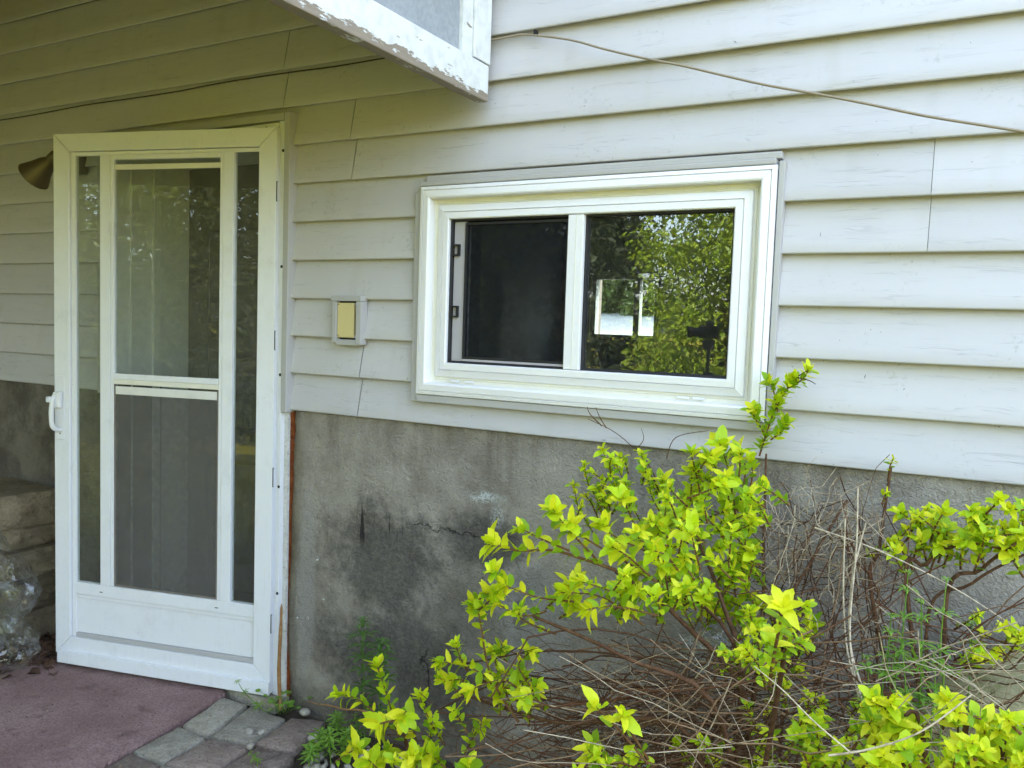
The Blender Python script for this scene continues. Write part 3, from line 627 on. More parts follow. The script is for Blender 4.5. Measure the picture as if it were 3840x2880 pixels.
# flood lamp beside the door
la = at(109, 346, -.11); rim = at(74, 380, -.13)
wl = empty('wall_lamp', (la.x, 0, la.z)); tag(wl, 'bronze cone flood lamp on the siding left of the door', 'wall lamp')
ax = (rim-la); L = ax.length; q = ax.to_track_quat('Z', 'Y').to_matrix(); base = Vector((la.x, 0, la.z))
V, F = lathe([(.012, -.04), (.022, -.036), (.022, -.004), (.019, .0), (.024, .008), (.036, .028), (.047, L*.58), (.067, L), (.0695, L+.004), (.065, L+.003), (.043, L*.6)], 28)
m_ = Multi(); m_.add([q @ Vector(v)+la-base for v in V], F); m_.build('lamp_shade', M['brass'], wl)
V, F = lathe([(.0645, L+.001), (.045, L+.011), (.0005, L+.016)], 28); m_ = Multi(); m_.add([q @ Vector(v)+la-base for v in V], F); m_.build('lens', M['lampglass'], wl)
bxo = box('mount', -.012, .075, -.03, .01, -.045, .06, M['brass'], wl, .005); m_ = Multi(); m_.tube([(.03, -.02, .02), (.03, -.07, .03), tuple(q @ Vector((0, 0, -.03))+la-base)], .010, 8); m_.build('arm', M['brass'], wl)

# cable along the siding, then free across the wall
cb = Multi(); pts = []
z9 = Z0+9*CO
for i in range(24):
    x = -1.47+(-1.215+1.47)*i/23; pts.append((x, -.007, z9-.0155+.001*math.sin(i*.5)))
pts2 = []
a = Vector((-1.212, -.008, 2.352)); b_ = at(2212, 257, -.20); e = b_+(b_-a)*.7
for i in range(1, 19):
    t = i/18; p = a.lerp(e, t); p.z += -.035*math.sin(math.pi*t)*(1-t*.3)+.002*math.sin(i*1.9); pts2.append(p)
cb.tube(spline(pts[::4]+pts2, 3), .0033, 7); o = cb.build('cable', M['cable']); tag(o, 'thin brown cable clipped under a siding lap and sagging off to the right', 'cable')
cb = Multi(); pts = [(-4.6+i*.2, -.002+.001*math.sin(i*3), z9-.0165+.003*math.sin(i*1.3)-.004*max(0, (-2.6+4.6-i*.2))) for i in range(17)]
cb.tube(spline(pts, 3), .0024, 6); o = cb.build('cable', M['darkcable']); tag(o, 'dark cable tucked under the siding lap above the door', 'cable')
box_clip = box('cable_clip', -1.216, -1.209, -.016, .004, 2.345, 2.358, M['black'], None, .001); tag(box_clip, 'tiny dark clip holding the brown cable where it leaves the siding', 'clip')

# seed husks and insect specks stuck to the siding (uncountable)
V = []; F = []
r3 = random.Random(11)
for i in range(430):
    x = r3.uniform(-4.2, .9); k = r3.choice([0, 0, 0, 1, 1, 1, 2, 2, 3, 4, 5, 6, 7, 8, 9, 10]); f = r3.random()**1.4 if r3.random() < .6 else .97+.02*r3.random()
    z = Z0+k*CO+CO*f*.96+.004
    if DX0-.01 < x < DX1+.02 and z < DZ+.02: continue
    if WX0-.01 < x < WX1+.01 and WZ0-.01 < z < WZ1+.02: continue
    y = .028*(z-Z0-k*CO)/CO-.0038; l = r3.uniform(.0012, .0042)*(2.0 if r3.random() < .12 else 1); w = r3.uniform(.0004, .0010); a = r3.uniform(0, 6.28); ca, sa = math.cos(a), math.sin(a)
    o_ = len(V)
    for dx, dz, dy in ((-l, 0, 0), (0, -w, -.0006), (l, 0, 0), (0, w, -.0006)): V.append((x+dx*ca-dz*sa, y+dy, z+dx*sa+dz*ca))
    F.append((o_, o_+1, o_+2, o_+3))
me = np_mesh('siding_specks', V, F); o = link('siding_specks', me, M['speck']); tag(o, 'scattered dark seed husks and insect specks stuck to the siding', 'specks', kind='stuff')

# ================================================================== PAVING, MAT
pv = empty('paving', (0, 0, 0)); tag(pv, kind='structure')
def paver(poly, m, zt=0.0):
    c = Vector((sum(p[0] for p in poly)/len(poly), sum(p[1] for p in poly)/len(poly))); bm = bmesh.new(); pts = []
    for i in range(len(poly)):
        a = Vector(poly[i]); b = Vector(poly[(i+1) % len(poly)])
        for j in range(6):
            p = a.lerp(b, j/6); p = c+(p-c)*(1-.005/max(.03, (p-c).length)); p += Vector((random.uniform(-1, 1), random.uniform(-1, 1)))*.0022; pts.append(p)
    top = [bm.verts.new((p.x, p.y, zt-.004)) for p in pts]; inn = [bm.verts.new((c.x+(p.x-c.x)*.93, c.y+(p.y-c.y)*.93, zt+random.uniform(-.001, .0015))) for p in pts]; bot = [bm.verts.new((p.x, p.y, -.05)) for p in pts]
    cv = bm.verts.new((c.x, c.y, zt+.001)); k = len(pts)
    for i in range(k):
        j = (i+1) % k; bm.faces.new((top[i], top[j], inn[j], inn[i])); bm.faces.new((bot[i], bot[j], top[j], top[i])); bm.faces.new((inn[i], inn[j], cv))
    return from_bm('paver', bm, m, pv, True)
g_, p_ = M['paver_g'], M['paver_p']
paver([(-2.435, -.088), (-2.304, -.085), (-2.235, -.332), (-2.375, -.332)], g_)
paver([(-2.290, -.085), (-2.100, -.092), (-2.068, -.292), (-2.228, -.335)], g_)
paver([(-2.095, -.075), (-1.970, -.025), (-1.920, -.255), (-2.062, -.288)], p_)
paver([(-2.378, -.336), (-2.230, -.340), (-2.216, -.536), (-2.366, -.538)], g_)
paver([(-2.222, -.341), (-2.052, -.298), (-2.036, -.485), (-2.210, -.536)], p_)
paver([(-2.046, -.294), (-1.895, -.262), (-1.874, -.44), (-2.030, -.482)], p_)
paver([(-2.360, -.543), (-2.214, -.541), (-2.200, -.74), (-2.345, -.75)], p_)
paver([(-2.208, -.541), (-2.036, -.492), (-2.02, -.70), (-2.195, -.742)], g_)
paver([(-2.030, -.488), (-1.872, -.446), (-1.85, -.65), (-2.014, -.698)], p_)
for j in range(7):
    for i in range(4):
        x = -2.345+i*.160+j*.014; y = -.756-j*.205+i*.035
        paver([(x, y), (x+.156, y+.03), (x+.17, y-.17), (x+.014, y-.2)], random.choice((g_, p_)))
bm = bmesh.new(); edge = [(-2.432, -.080), (-2.40, -.3), (-2.372, -.52), (-2.352, -.66), (-2.30, -1.1), (-2.26, -1.7), (-4.3, -1.75), (-4.3, .0), (-3.0, .0), (-2.5, -.055)]
pts = []
for i in range(len(edge)):
    a = Vector(edge[i]); b = Vector(edge[(i+1) % len(edge)]); k = max(2, int((b-a).length/.012))
    for j in range(k): p = a.lerp(b, j/k); pts.append(p+Vector((random.uniform(-1, 1), random.uniform(-1, 1)))*.003)
top = [bm.verts.new((p.x, p.y, .011+random.uniform(-.0015, .0015))) for p in pts]; bot = [bm.verts.new((p.x, p.y, -.028)) for p in pts]
bm.faces.new(top)
for i in range(len(pts)): j = (i+1) % len(pts); bm.faces.new((bot[i], bot[j], top[j], top[i]))
bmesh.ops.triangulate(bm, faces=[f for f in bm.faces if len(f.verts) > 4])
o = from_bm('entrance_mat', bm, M['mat']); tag(o, 'worn dusty-rose matting laid on the ground before the door', 'mat')
# ------------------------------------------------------------------ loose stones
def rock_mesh(name, rx, ry, rz, seed, rough=.18, sub=2, flat=False):
    bm = bmesh.new(); bmesh.ops.create_icosphere(bm, subdivisions=sub, radius=1); rr = random.Random(seed)
    fr_ = [(Vector((rr.uniform(-2.5, 2.5), rr.uniform(-2.5, 2.5), rr.uniform(-2.5, 2.5))), rr.uniform(0, 6)) for _ in range(6)]
    for v in bm.verts:
        d = sum(math.sin(v.co.dot(f)+p) for f, p in fr_)/6; s = 1+rough*1.8*d+rr.uniform(-.03, .03); v.co *= s; v.co = Vector((v.co.x*rx, v.co.y*ry, v.co.z*rz))
    me = bpy.data.meshes.new(name); bm.to_mesh(me); bm.free(); return me
def block_mesh(name, sx, sy, sz, seed):
    bm = bmesh.new(); bmesh.ops.create_cube(bm, size=1); bmesh.ops.subdivide_edges(bm, edges=list(bm.edges), cuts=5, use_grid_fill=True); rr = random.Random(seed)
    fr_ = [(Vector((rr.uniform(-9, 9), rr.uniform(-9, 9), rr.uniform(-9, 9))), rr.uniform(0, 6)) for _ in range(8)]
    for v in bm.verts:
        c = v.co.copy(); side = abs(c.x) > .49 or abs(c.y) > .49
        d = sum(math.sin(c.dot(f)+p) for f, p in fr_)/8+rr.uniform(-.35, .35)
        e_ = .965 if sum(abs(t) > .49 for t in c) >= 2 else 1.0
        v.co = Vector((c.x*sx*e_, c.y*sy*e_, c.z*sz*(e_*.5+.5)))
        if side: v.co.x += d*.013*math.copysign(1, c.x)*(abs(c.x) > .3); v.co.y += d*.011*math.copysign(1, c.y)*(abs(c.y) > .3)
        else: v.co.z += d*.004
    me = bpy.data.meshes.new(name); bm.to_mesh(me); bm.free(); return me
names = ['lowest squared sandstone block under the stack left of the door', 'second block from the ground in the sandstone stack, jutting right', 'middle sandstone block of the stack beside the door', 'short sandstone block second from the top of the stack', 'flat-topped sandstone block on top of the stack by the foundation']
zs = 0.0
for i, (h, xr, yy) in enumerate(((.155, -3.50, -.14), (.135, -3.475, -.16), (.125, -3.52, -.15), (.10, -3.57, -.14), (.15, -3.535, -.15))):
    sx = .42+.03*(i % 3); me = block_mesh('stone_block', sx, .25, h-.002, 20+i); o = link('stone_block', me, M['stone'])
    o.location = (xr-sx/2, yy, zs+h/2); o.rotation_euler = (0, 0, R((-4, 6, -3, 5, -6)[i])); zs += h
    tag(o, names[i], 'stone block', 'stacked sandstone blocks')
pebs = [((1.30+0, 0), 0)]
def gp(cx, cy): return ((500+cx/2.4578)/S, (2500+cy/2.4578)/S)
for i, (cx, cy, r, lb) in enumerate(((1065, 595, .017, 'pale pebble on the middle grey paver, the larger of a pair'), (1180, 600, .013, 'small rounded pebble lying right of the larger one on the paver'), (1075, 735, .015, 'angular pale pebble wedged at the corner of three pavers'), (1575, 420, .022, 'upright white stone chip against the foundation by the weeds'), (1660, 650, .022, 'large pale pebble at the edge of the purple paver'))):
    p = atz(*gp(cx, cy), .008); me = rock_mesh('pebble', r, r*.8, r*.7, 50+i, .2, 2); o = link('pebble', me, M['pebble'], None, False); o.location = p; o.rotation_euler = (0, 0, i); tag(o, lb, 'pebble', 'loose pale pebbles')
# gravel bed along the wall
pm = [rock_mesh('g', 1, .8, .65, 70+i, .24, 1) for i in range(4)]
base = []
for me in pm:
    V = np.array([v.co[:] for v in me.vertices]); F = np.array([p.vertices[:] for p in me.polygons]); base.append((V, F)); bpy.data.meshes.remove(me)
V = []; F = []; off = 0
for i in range(900):
    x = -1.93+1.5*random.random()**1.3; y = -.02-.9*random.random(); 
    if x < -1.86-.02*y and y > -.5 and random.random() < .8: continue
    if x < -1.83 and y < -.25: continue
    r = random.uniform(.008, .02); b0 = base[i % 4]; rot = np.array(Quaternion((random.gauss(0, 1), random.gauss(0, 1), random.gauss(0, 1), random.gauss(0, 1))).normalized().to_matrix())
    V.append(b0[0]*r @ rot.T+np.array((x, y, -.022+r*.5))); F.append(b0[1]+off); off += len(b0[0])
me = np_mesh('gravel', np.concatenate(V), np.concatenate(F)); o = link('gravel', me, M['pebble']); tag(o, 'bed of pale pebbles under the weeds along the foundation', 'gravel', kind='stuff')

# fallen dead leaves in the corner left of the door, crumbs on the mat
def leaf_mesh(name, rows=6, w=.25, curl=.10, fold=.16, ser=.0, seed=0, p=.82, q=.85, twist=0.0, sway=0.0):
    rr = random.Random(seed); V = []; F = []
    for i in range(rows+1):
        t = i/rows; ww = w*(max(0, math.sin(math.pi*min(1, t**p)))**q)*(1-.12*t)+(.012 if 0 < i < rows else .004)
        if ser and i % 2: ww *= 1-ser
        z = -curl*t*t+rr.uniform(-.008, .008); yc = sway*t*t; a = twist*(t-.3); ca, sa = math.cos(a), math.sin(a); up = fold*ww
        for sgn in (1, 0, -1):
            yy = sgn*ww*(1+.10*rr.uniform(-1, 1)); zz = (up if sgn else 0)+(rr.uniform(-.014, .014) if sgn else 0); V.append((t, yc+yy*ca-zz*sa, z+yy*sa+zz*ca))
    for i in range(rows):
        a = i*3; F += [(a, a+1, a+4, a+3), (a+1, a+2, a+5, a+4)]
    return np.array(V), np.array(F)
def scatter(name, n, posf, size, m, label, cat, lift=.004, wr=.3):
    lv, lf = leaf_mesh('x', 3, wr, .25, .5); V = []; F = []; off = 0
    for i in range(n):
        p = posf();  q = Quaternion((0, 0, 1), random.uniform(0, 6.28)) @ Quaternion((random.gauss(0, 1), random.gauss(0, 1), 0.01), random.gauss(0, .45))
        V.append((lv*random.uniform(*size)) @ np.array(q.to_matrix()).T+np.array(p)); F.append(lf+off); off += len(lv)
    me = np_mesh(name, np.concatenate(V), np.concatenate(F)); o = link(name, me, m); tag(o, label, cat, kind='stuff'); return o
def pos_leaf():
    while True:
        u = random.uniform(-30, 125); v = random.uniform(1330, 1475)
        p = atz(u, v, .014)
        if p.y < -.02 and (v < 1440-.1*u or random.random() < .12): return (p.x, p.y, .014+.045*random.random()*max(0, (1420-v)/90))
scatter('dead_leaves', 420, pos_leaf, (.03, .06), M['deadleaf'], 'dry brown leaves drifted between the stone stack and the door', 'dead leaves')
def pos_crumb():
    u = random.uniform(0, 480); v = random.uniform(1440, 1659); p = atz(u, v, .0135); return (p.x, p.y, .0135) if p.x < -2.43+.1*(-p.y) and p.y < -.05 else (-3.2+random.random()*.5, -.6-random.random()*.6, .0135)
scatter('mat_debris', 110, pos_crumb, (.005, .014), M['speck'], 'dark crumbs and husks scattered on the matting', 'debris', wr=.12)
scatter('mat_debris', 40, pos_crumb, (.004, .011), M['straw'], 'pale crumbs and husks scattered on the matting', 'debris', wr=.2)
def pos_pav():
    return (random.uniform(-2.36, -1.9), random.uniform(-.62, -.1), .0045)
scatter('paving_debris', 60, pos_pav, (.006, .02), M['straw'], 'bits of straw and grit lying on the pavers', 'debris', wr=.06)

# ------------------------------------------------------------------ clear plastic bags
def bag(center, rx, ry, rz, seed, label):
    bm = bmesh.new(); bmesh.ops.create_icosphere(bm, subdivisions=4, radius=1); rr = random.Random(seed)
    fr_ = [(Vector((rr.gauss(0, 1), rr.gauss(0, 1), rr.gauss(0, 1)))*rr.uniform(1.5, 6), rr.uniform(0, 6)) for _ in range(14)]
    for v in bm.verts:
        d = sum((1-2*abs(math.sin(v.co.dot(f)+p)))/(.7+.15*f.length) for f, p in fr_)/14; s_ = .92+.42*d+rr.uniform(-.035, .035); tp_ = 1-.45*max(0, v.co.z)
        v.co = Vector((v.co.x*rx*s_*tp_, v.co.y*ry*s_*tp_, max(v.co.z*rz*s_, -rz*.93)))
    o = from_bm('plastic_bag', bm, M['bag'], None, False); o.location = center; tag(o, label, 'plastic bag', 'clear plastic bags'); return o
bag((-3.50, -.40, .36), .33, .15, .26, 4, 'crumpled clear plastic bag leaning on the sandstone blocks')
bag((-3.31, -.47, .165), .26, .16, .175, 9, 'clear plastic bag on the ground with something yellow inside')
me = rock_mesh('yellow_bottle', .085, .05, .10, 33, .05, 3); o = link('yellow_bottle', me, M['lime'], None, True); o.location = (-3.42, -.45, .11); tag(o, 'yellow plastic item inside the lower clear bag', 'bottle')

# ================================================================== PLANTS
LEAF = [leaf_mesh('a', 8, .23, .14, .22, .12, 1, .8, .9, .3, .05), leaf_mesh('b', 8, .33, .24, .12, .08, 2, .72, .65, -.4, -.04), leaf_mesh('c', 8, .21, .38, .34, .10, 3, .85, .9, .5, .08), leaf_mesh('d', 8, .37, .12, .20, .08, 4, .75, .6, .5, .0), leaf_mesh('e', 8, .29, .45, .28, .10, 5, .78, .7, -.6, -.08), leaf_mesh('f', 8, .27, -.15, .18, .12, 6, .8, .75, .2, .06)]
LMESH = {}
for mk in ('leaf_y', 'leaf_m', 'leaf_o'):
    for i, (V, F) in enumerate(LEAF):
        me = np_mesh('leaf_'+mk+str(i), V, F); me.materials.append(M[mk]); me.shade_smooth(); LMESH[(mk, i)] = me
def frame_from(d, n):
    d = d.normalized(); n = n-d*n.dot(d); n = n.normalized() if n.length > 1e-5 else d.orthogonal().normalized(); s = n.cross(d)
    return Matrix(((d.x, s.x, n.x), (d.y, s.y, n.y), (d.z, s.z, n.z)))
UP = Vector((0, 0, 1)); TOCAM = Vector((0, -1, 0))
class Shrub:
    def __init__(s, name, label, cat, base):
        s.root = empty(name, base); tag(s.root, label, cat); s.base = Vector(base); s.leaves = []; s.stems = Multi(); s.branches = []
    def leaf(s, p, d, n, L, mk): s.leaves.append((Vector(p), frame_from(d, n), L, mk, random.choice((0, 2, 4, 5, 0)) if mk == 'leaf_y' else random.choice((0, 1, 3, 3, 4, 5, 1))))
    def shoot(s, pts, px, n, ros=7, young=.3, r0=.0028, r1=.0011, spread=(42, 72), start=.08):
        P = spline([at(*p) for p in pts], 7); m = mpp(P[-1]); L = px*m*.93; k = len(P); n = int(n*2.1+.5)
        mm = Multi(); mm.tube([p-s.base for p in P], [r0+(r1-r0)*i/(k-1) for i in range(k)], 5); mm.build('stem', M['stemred'], s.root)
        ph = random.uniform(0, 6.28)
        for i in range(n):
            t = start+(1-start)*(i+.5)/n; f = t*(k-1); j = min(int(f), k-2); p = P[j].lerp(P[j+1], f-j); sd = (P[j+1]-P[j]).normalized()
            ph += 2.4; a = sd.orthogonal().normalized(); b = sd.cross(a); side = a*math.cos(ph)+b*math.sin(ph)
            side = (side+UP*.25+TOCAM*.2).normalized(); th = R(random.uniform(*spread))
            d = sd*math.cos(th)+side*math.sin(th)+Vector((random.gauss(0, .12), random.gauss(0, .12), random.gauss(0, .12)))
            nn = sd*.6+UP*1.0+TOCAM*.25+Vector((random.gauss(0, .25), random.gauss(0, .25), random.gauss(0, .25)))
            mk = 'leaf_y' if random.random() < young*t else ('leaf_m' if random.random() < .15+.5*t else 'leaf_o')
            s.leaf(p, d, nn, L*random.triangular(.42, 1.12, .8)*(.72+.28*t), mk)
        sd = (P[-1]-P[-3]).normalized(); a = sd.orthogonal().normalized(); b = sd.cross(a)
        for i in range(ros):
            ph += 2.4+random.uniform(-.5, .5); side = a*math.cos(ph)+b*math.sin(ph); th = R(random.uniform(12, 34)+42*(i+.5)/ros)
            d = sd*math.cos(th)+side*math.sin(th)-UP*random.uniform(0, .3); nn = sd*.8+UP*.6+Vector((random.gauss(0, .35), random.gauss(0, .35), random.gauss(0, .35)))
            s.leaf(P[-1]-sd*(.018*i/ros), d, nn, L*(.35+.62*(i+1)/ros)*random.uniform(.75, 1.2), 'leaf_y' if random.random() < .6 else 'leaf_m')
    def branch(s, pts, r0, r1, n=6, raw=False):
        P = spline([Vector(p) if raw else at(*p) for p in pts], 6); k = len(P); m = Multi(); m.tube([p-s.base for p in P], [r0+(r1-r0)*i/(k-1) for i in range(k)], n); m.build('branch', M['bark'], s.root)
    def fill(s, u0, u1, v0, v1, Y0, Y1, cnt, px, n=5, ros=5, young=.25, ang=(200, 340), ln=(40, 90)):
        for _ in range(cnt):
            u = random.uniform(u0, u1); v = random.uniform(v0, v1); Y = random.uniform(Y0, Y1); a = R(random.uniform(*ang)); l = random.uniform(*ln)
            s.shoot([(u-l*math.cos(a), v-l*math.sin(a), Y+random.uniform(0, .06)), (u-l*.4*math.cos(a)+random.uniform(-6, 6), v-l*.4*math.sin(a), Y), (u, v, Y-.02)], px*random.uniform(.8, 1.15), n, ros, young)
    def finish(s):
        s.leaves.sort(key=lambda l: -l[2]/((l[0]-CAM).dot(fwd)))
        for p, m3, L, mk, i in s.leaves[:300]:
            o = bpy.data.objects.new('leaf', LMESH[(mk, i)]); C.objects.link(o); o.parent = s.root; o.matrix_local = Matrix.Translation(p-s.base) @ (m3*L).to_4x4()
        rest = s.leaves[300:]
        for mk in ('leaf_y', 'leaf_m', 'leaf_o'):
            V = []; F = []; off = 0
            for p, m3, L, k, i in rest:
                if k != mk: continue
                V.append((LEAF[i][0]*L) @ np.array(m3).T+np.array(p-s.base)); F.append(LEAF[i][1]+off); off += len(LEAF[i][0])
            if V:
                me = np_mesh('foliage', np.concatenate(V), np.concatenate(F)); me.shade_smooth(); tag(link('foliage', me, M[mk], s.root), kind='stuff')

# --- the big golden shrub under the window
sh = Shrub('golden_shrub', 'large golden-leaved shrub in front of the foundation under the window', 'shrub', (-.42, -.42, 0))
B = (-.42, -.42, 0)
def toB(*pts): return [Vector(B)+Vector((random.uniform(-.06, .06), random.uniform(-.06, .06), .0))]+[at(*p) for p in pts]
for pts, r in (([(1620, 1560, -.45), (1470, 1340, -.5), (1330, 1235, -.6)], .009), ([(1600, 1500, -.4), (1560, 1300, -.35), (1500, 1150, -.3)], .008), ([(1640, 1400, -.25), (1650, 1150, -.12), (1655, 980, -.08)], .006),
               ([(1560, 1560, -.6), (1350, 1420, -.7), (1150, 1330, -.7)], .007), ([(1500, 1600, -.6), (1200, 1560, -.6), (1000, 1500, -.5)], .007), ([(1680, 1500, -.7), (1690, 1400, -.85)], .007), ([(1640, 1450, -.3), (1760, 1200, -.2), (1830, 1080, -.15)], .006), ([(1600, 1450, -.45), (1440, 1250, -.3), (1370, 1130, -.25)], .006)):
    sh.branch(toB(*pts), r, r*.45, 7, True)
# tall thin shoot beside the window corner
sh.shoot([(1640, 985, -.07), (1672, 890, -.07), (1715, 815, -.08)], 38, 30, 6, .25, .003, .0012)
sh.shoot([(1700, 840, -.08), (1730, 822, -.08), (1748, 798, -.08)], 38, 9, 5, .4)
sh.shoot([(1655, 940, -.07), (1632, 905, -.08), (1625, 885, -.09)], 38, 9, 5, .3); sh.shoot([(1680, 890, -.07), (1670, 840, -.08), (1660, 825, -.09)], 38, 9, 5, .3)
sh.shoot([(1665, 950, -.07), (1690, 930, -.08), (1700, 905, -.08)], 38, 9, 4, .2)
# shoots rising to the window sill
sh.shoot([(1590, 1120, -.2), (1575, 1020, -.25), (1553, 955, -.3)], 46, 12, 7, .45); sh.shoot([(1600, 1080, -.2), (1610, 1010, -.22), (1590, 965, -.28)], 42, 8, 5, .4)
sh.shoot([(1520, 1100, -.25), (1505, 1030, -.3), (1492, 975, -.33)], 42, 9, 5, .3); sh.shoot([(1610, 1100, -.2), (1625, 1030, -.2), (1620, 990, -.2)], 34, 8, 5, .3)
# fine-leaved upper left shoots
for (u, v) in ((1300, 968), (1386, 978), (1262, 1000), (1330, 1000), (1240, 1045), (1400, 1030), (1290, 1050), (1350, 1040)):
    sh.shoot([(u+random.uniform(20, 60), v+110, -.2), (u+random.uniform(5, 22), v+50, -.22), (u, v, -.26)], 27, 12, 5, .35, .002, .0008)
sh.fill(1235, 1425, 985, 1090, -.3, -.16, 14, 27, 6, 4, .35, (220, 320), (35, 80)); sh.fill(1480, 1620, 960, 1060, -.34, -.2, 8, 42, 6, 5, .4, (220, 320), (40, 80))
# long left branch with the large pale rosettes
sh.shoot([(1330, 1232, -.6), (1200, 1190, -.64), (1120, 1190, -.66), (1062, 1172, -.68)], 54, 12, 7, .7, .004, .0015)
sh.shoot([(1230, 1190, -.64), (1160, 1160, -.68), (1125, 1140, -.7)], 50, 5, 5, .6); sh.shoot([(1290, 1210, -.62), (1225, 1140, -.7), (1195, 1100, -.75)], 58, 8, 8, .75)
sh.shoot([(1380, 1230, -.55), (1260, 1160, -.66), (1232, 1128, -.7)], 56, 7, 7, .7); sh.shoot([(1400, 1200, -.45), (1360, 1110, -.5), (1345, 1072, -.55)], 56, 9, 8, .6)
sh.shoot([(1440, 1210, -.45), (1330, 1160, -.6), (1300, 1130, -.64)], 50, 8, 6, .5); sh.shoot([(1470, 1150, -.4), (1450, 1090, -.5), (1435, 1075, -.52)], 40, 8, 6, .4)
sh.shoot([(1420, 1260, -.6), (1360, 1205, -.66), (1320, 1180, -.7)], 52, 8, 7, .6); sh.shoot([(1450, 1180, -.5), (1390, 1170, -.62), (1375, 1150, -.66)], 50, 7, 7, .6)
sh.shoot([(1470, 1240, -.55), (1440, 1200, -.66), (1410, 1190, -.7)], 50, 7, 7, .5); sh.shoot([(1350, 1290, -.62), (1300, 1270, -.68), (1250, 1255, -.72)], 46, 8, 6, .5)
sh.shoot([(1420, 1330, -.6), (1330, 1310, -.7), (1262, 1318, -.74)], 54, 7, 8, .7); sh.shoot([(1390, 1350, -.6), (1300, 1290, -.66), (1210, 1280, -.7)], 44, 9, 6, .5)
sh.shoot([(1240, 1300, -.66), (1160, 1290, -.7), (1085, 1262, -.72)], 48, 7, 7, .6); sh.shoot([(1180, 1320, -.66), (1130, 1330, -.7), (1065, 1300, -.72)], 44, 7, 6, .5)
sh.shoot([(1200, 1370, -.6), (1130, 1340, -.7), (1122, 1315, -.72)], 40, 6, 6, .4)
sh.shoot([(1400, 1300, -.5), (1370, 1280, -.6), (1350, 1270, -.64)], 46, 6, 6, .5)
# dense heart of the shrub
sh.fill(1420, 1645, 1030, 1330, -.5, -.15, 54, 34, 7, 5, .3)
sh.fill(1330, 1500, 1100, 1290, -.62, -.4, 18, 40, 6, 6, .4)
sh.fill(1560, 1650, 1080, 1320, -.35, -.1, 24, 30, 7, 5, .2)
# star rosette and its stem
sh.shoot([(1662, 1480, -.8), (1675, 1400, -.85), (1690, 1320, -.92)], 60, 12, 0, .25, .004, .0025, (55, 80))
for i in range(9):
    a = i*2.4; P0 = at(1692, 1312, -.93); f_ = (CAM-P0).normalized(); f_ = (f_*.75+UP*.65).normalized(); s1 = f_.cross(UP).normalized(); s2 = s1.cross(f_); th = R(30+5.5*i+random.uniform(-8, 8))
    d = f_*math.cos(th)+(s1*math.cos(a)+s2*math.sin(a))*math.sin(th); sh.leaf(P0, d, f_, 68*mpp(P0)*(.45+.07*i)*random.uniform(.85, 1.15), 'leaf_y')
sh.shoot([(1655, 1490, -.75), (1640, 1440, -.8), (1610, 1400, -.82)], 42, 8, 5, .2); sh.shoot([(1670, 1440, -.8), (1700, 1400, -.82), (1735, 1385, -.82)], 40, 7, 4, .2)
sh.fill(1560, 1700, 1330, 1480, -.6, -.3, 16, 34, 6, 4, .15)
# low shoots reaching left
sh.shoot([(1120, 1560, -.6), (1060, 1460, -.62), (1035, 1330, -.64), (1025, 1310, -.64)], 44, 14, 6, .35, .0035, .0014)
sh.shoot([(1080, 1480, -.6), (1010, 1440, -.62), (948, 1430, -.64)], 42, 10, 7, .6); sh.shoot([(1010, 1450, -.6), (990, 1410, -.62), (985, 1388, -.63)], 32, 8, 5, .4)
sh.shoot([(1150, 1520, -.6), (1090, 1470, -.64), (1015, 1490, -.66)], 46, 8, 7, .65); sh.shoot([(1160, 1500, -.6), (1120, 1440, -.62), (1150, 1405, -.64)], 42, 7, 6, .35)
sh.shoot([(1180, 1540, -.6), (1150, 1500, -.68), (1130, 1510, -.72)], 46, 5, 8, .75); sh.shoot([(1110, 1540, -.55), (1070, 1430, -.56), (1090, 1395, -.56)], 34, 7, 4, .3)
sh.shoot([(1100, 1500, -.5), (1090, 1480, -.54), (1060, 1470, -.56)], 36, 6, 6, .5); sh.shoot([(1030, 1500, -.55), (1000, 1470, -.58), (970, 1470, -.6)], 34, 7, 5, .4)
sh.shoot([(1170, 1500, -.52), (1120, 1470, -.55), (1085, 1450, -.57)], 34, 8, 5, .4)
sh.shoot([(1400, 1650, -.85), (1340, 1580, -.9), (1285, 1525, -.95)], 58, 3, 6, .8); sh.shoot([(1400, 1640, -.85), (1350, 1560, -.9), (1345, 1545, -.93)], 52, 3, 7, .6)
sh.fill(950, 1180, 1400, 1560, -.66, -.5, 10, 36, 6, 5, .4); sh.fill(1060, 1420, 1230, 1340, -.72, -.55, 9, 42, 6, 5, .4); sh.fill(1100, 1400, 1600, 1670, -.75, -.5, 8, 36, 6, 5, .3); sh.fill(1560, 1720, 1520, 1660, -.7, -.35, 10, 32, 6, 3, .1)
sh.fill(1650, 1780, 1300, 1560, -.5, -.2, 16, 30, 6, 4, .15); sh.fill(1450, 1560, 1560, 1680, -.6, -.3, 6, 32, 6, 3, .1)
# bare tip twigs against the siding
for pts in ([(1420, 1040, -.2), (1390, 990, -.2), (1330, 935, -.2), (1270, 905, -.2)], [(1300, 920, -.2), (1275, 895, -.2), (1268, 878, -.2)], [(1310, 925, -.2), (1295, 900, -.2), (1287, 880, -.2)], [(1370, 975, -.2), (1390, 950, -.2), (1385, 925, -.2)], [(1440, 990, -.2), (1460, 945, -.2), (1530, 930, -.2)], [(1720, 815, -.08), (1748, 822, -.08), (1762, 830, -.08)], [(1725, 812, -.08), (1745, 800, -.08), (1755, 795, -.08)]):
    sh.branch(pts, .0018, .0007, 4)
sh.finish()

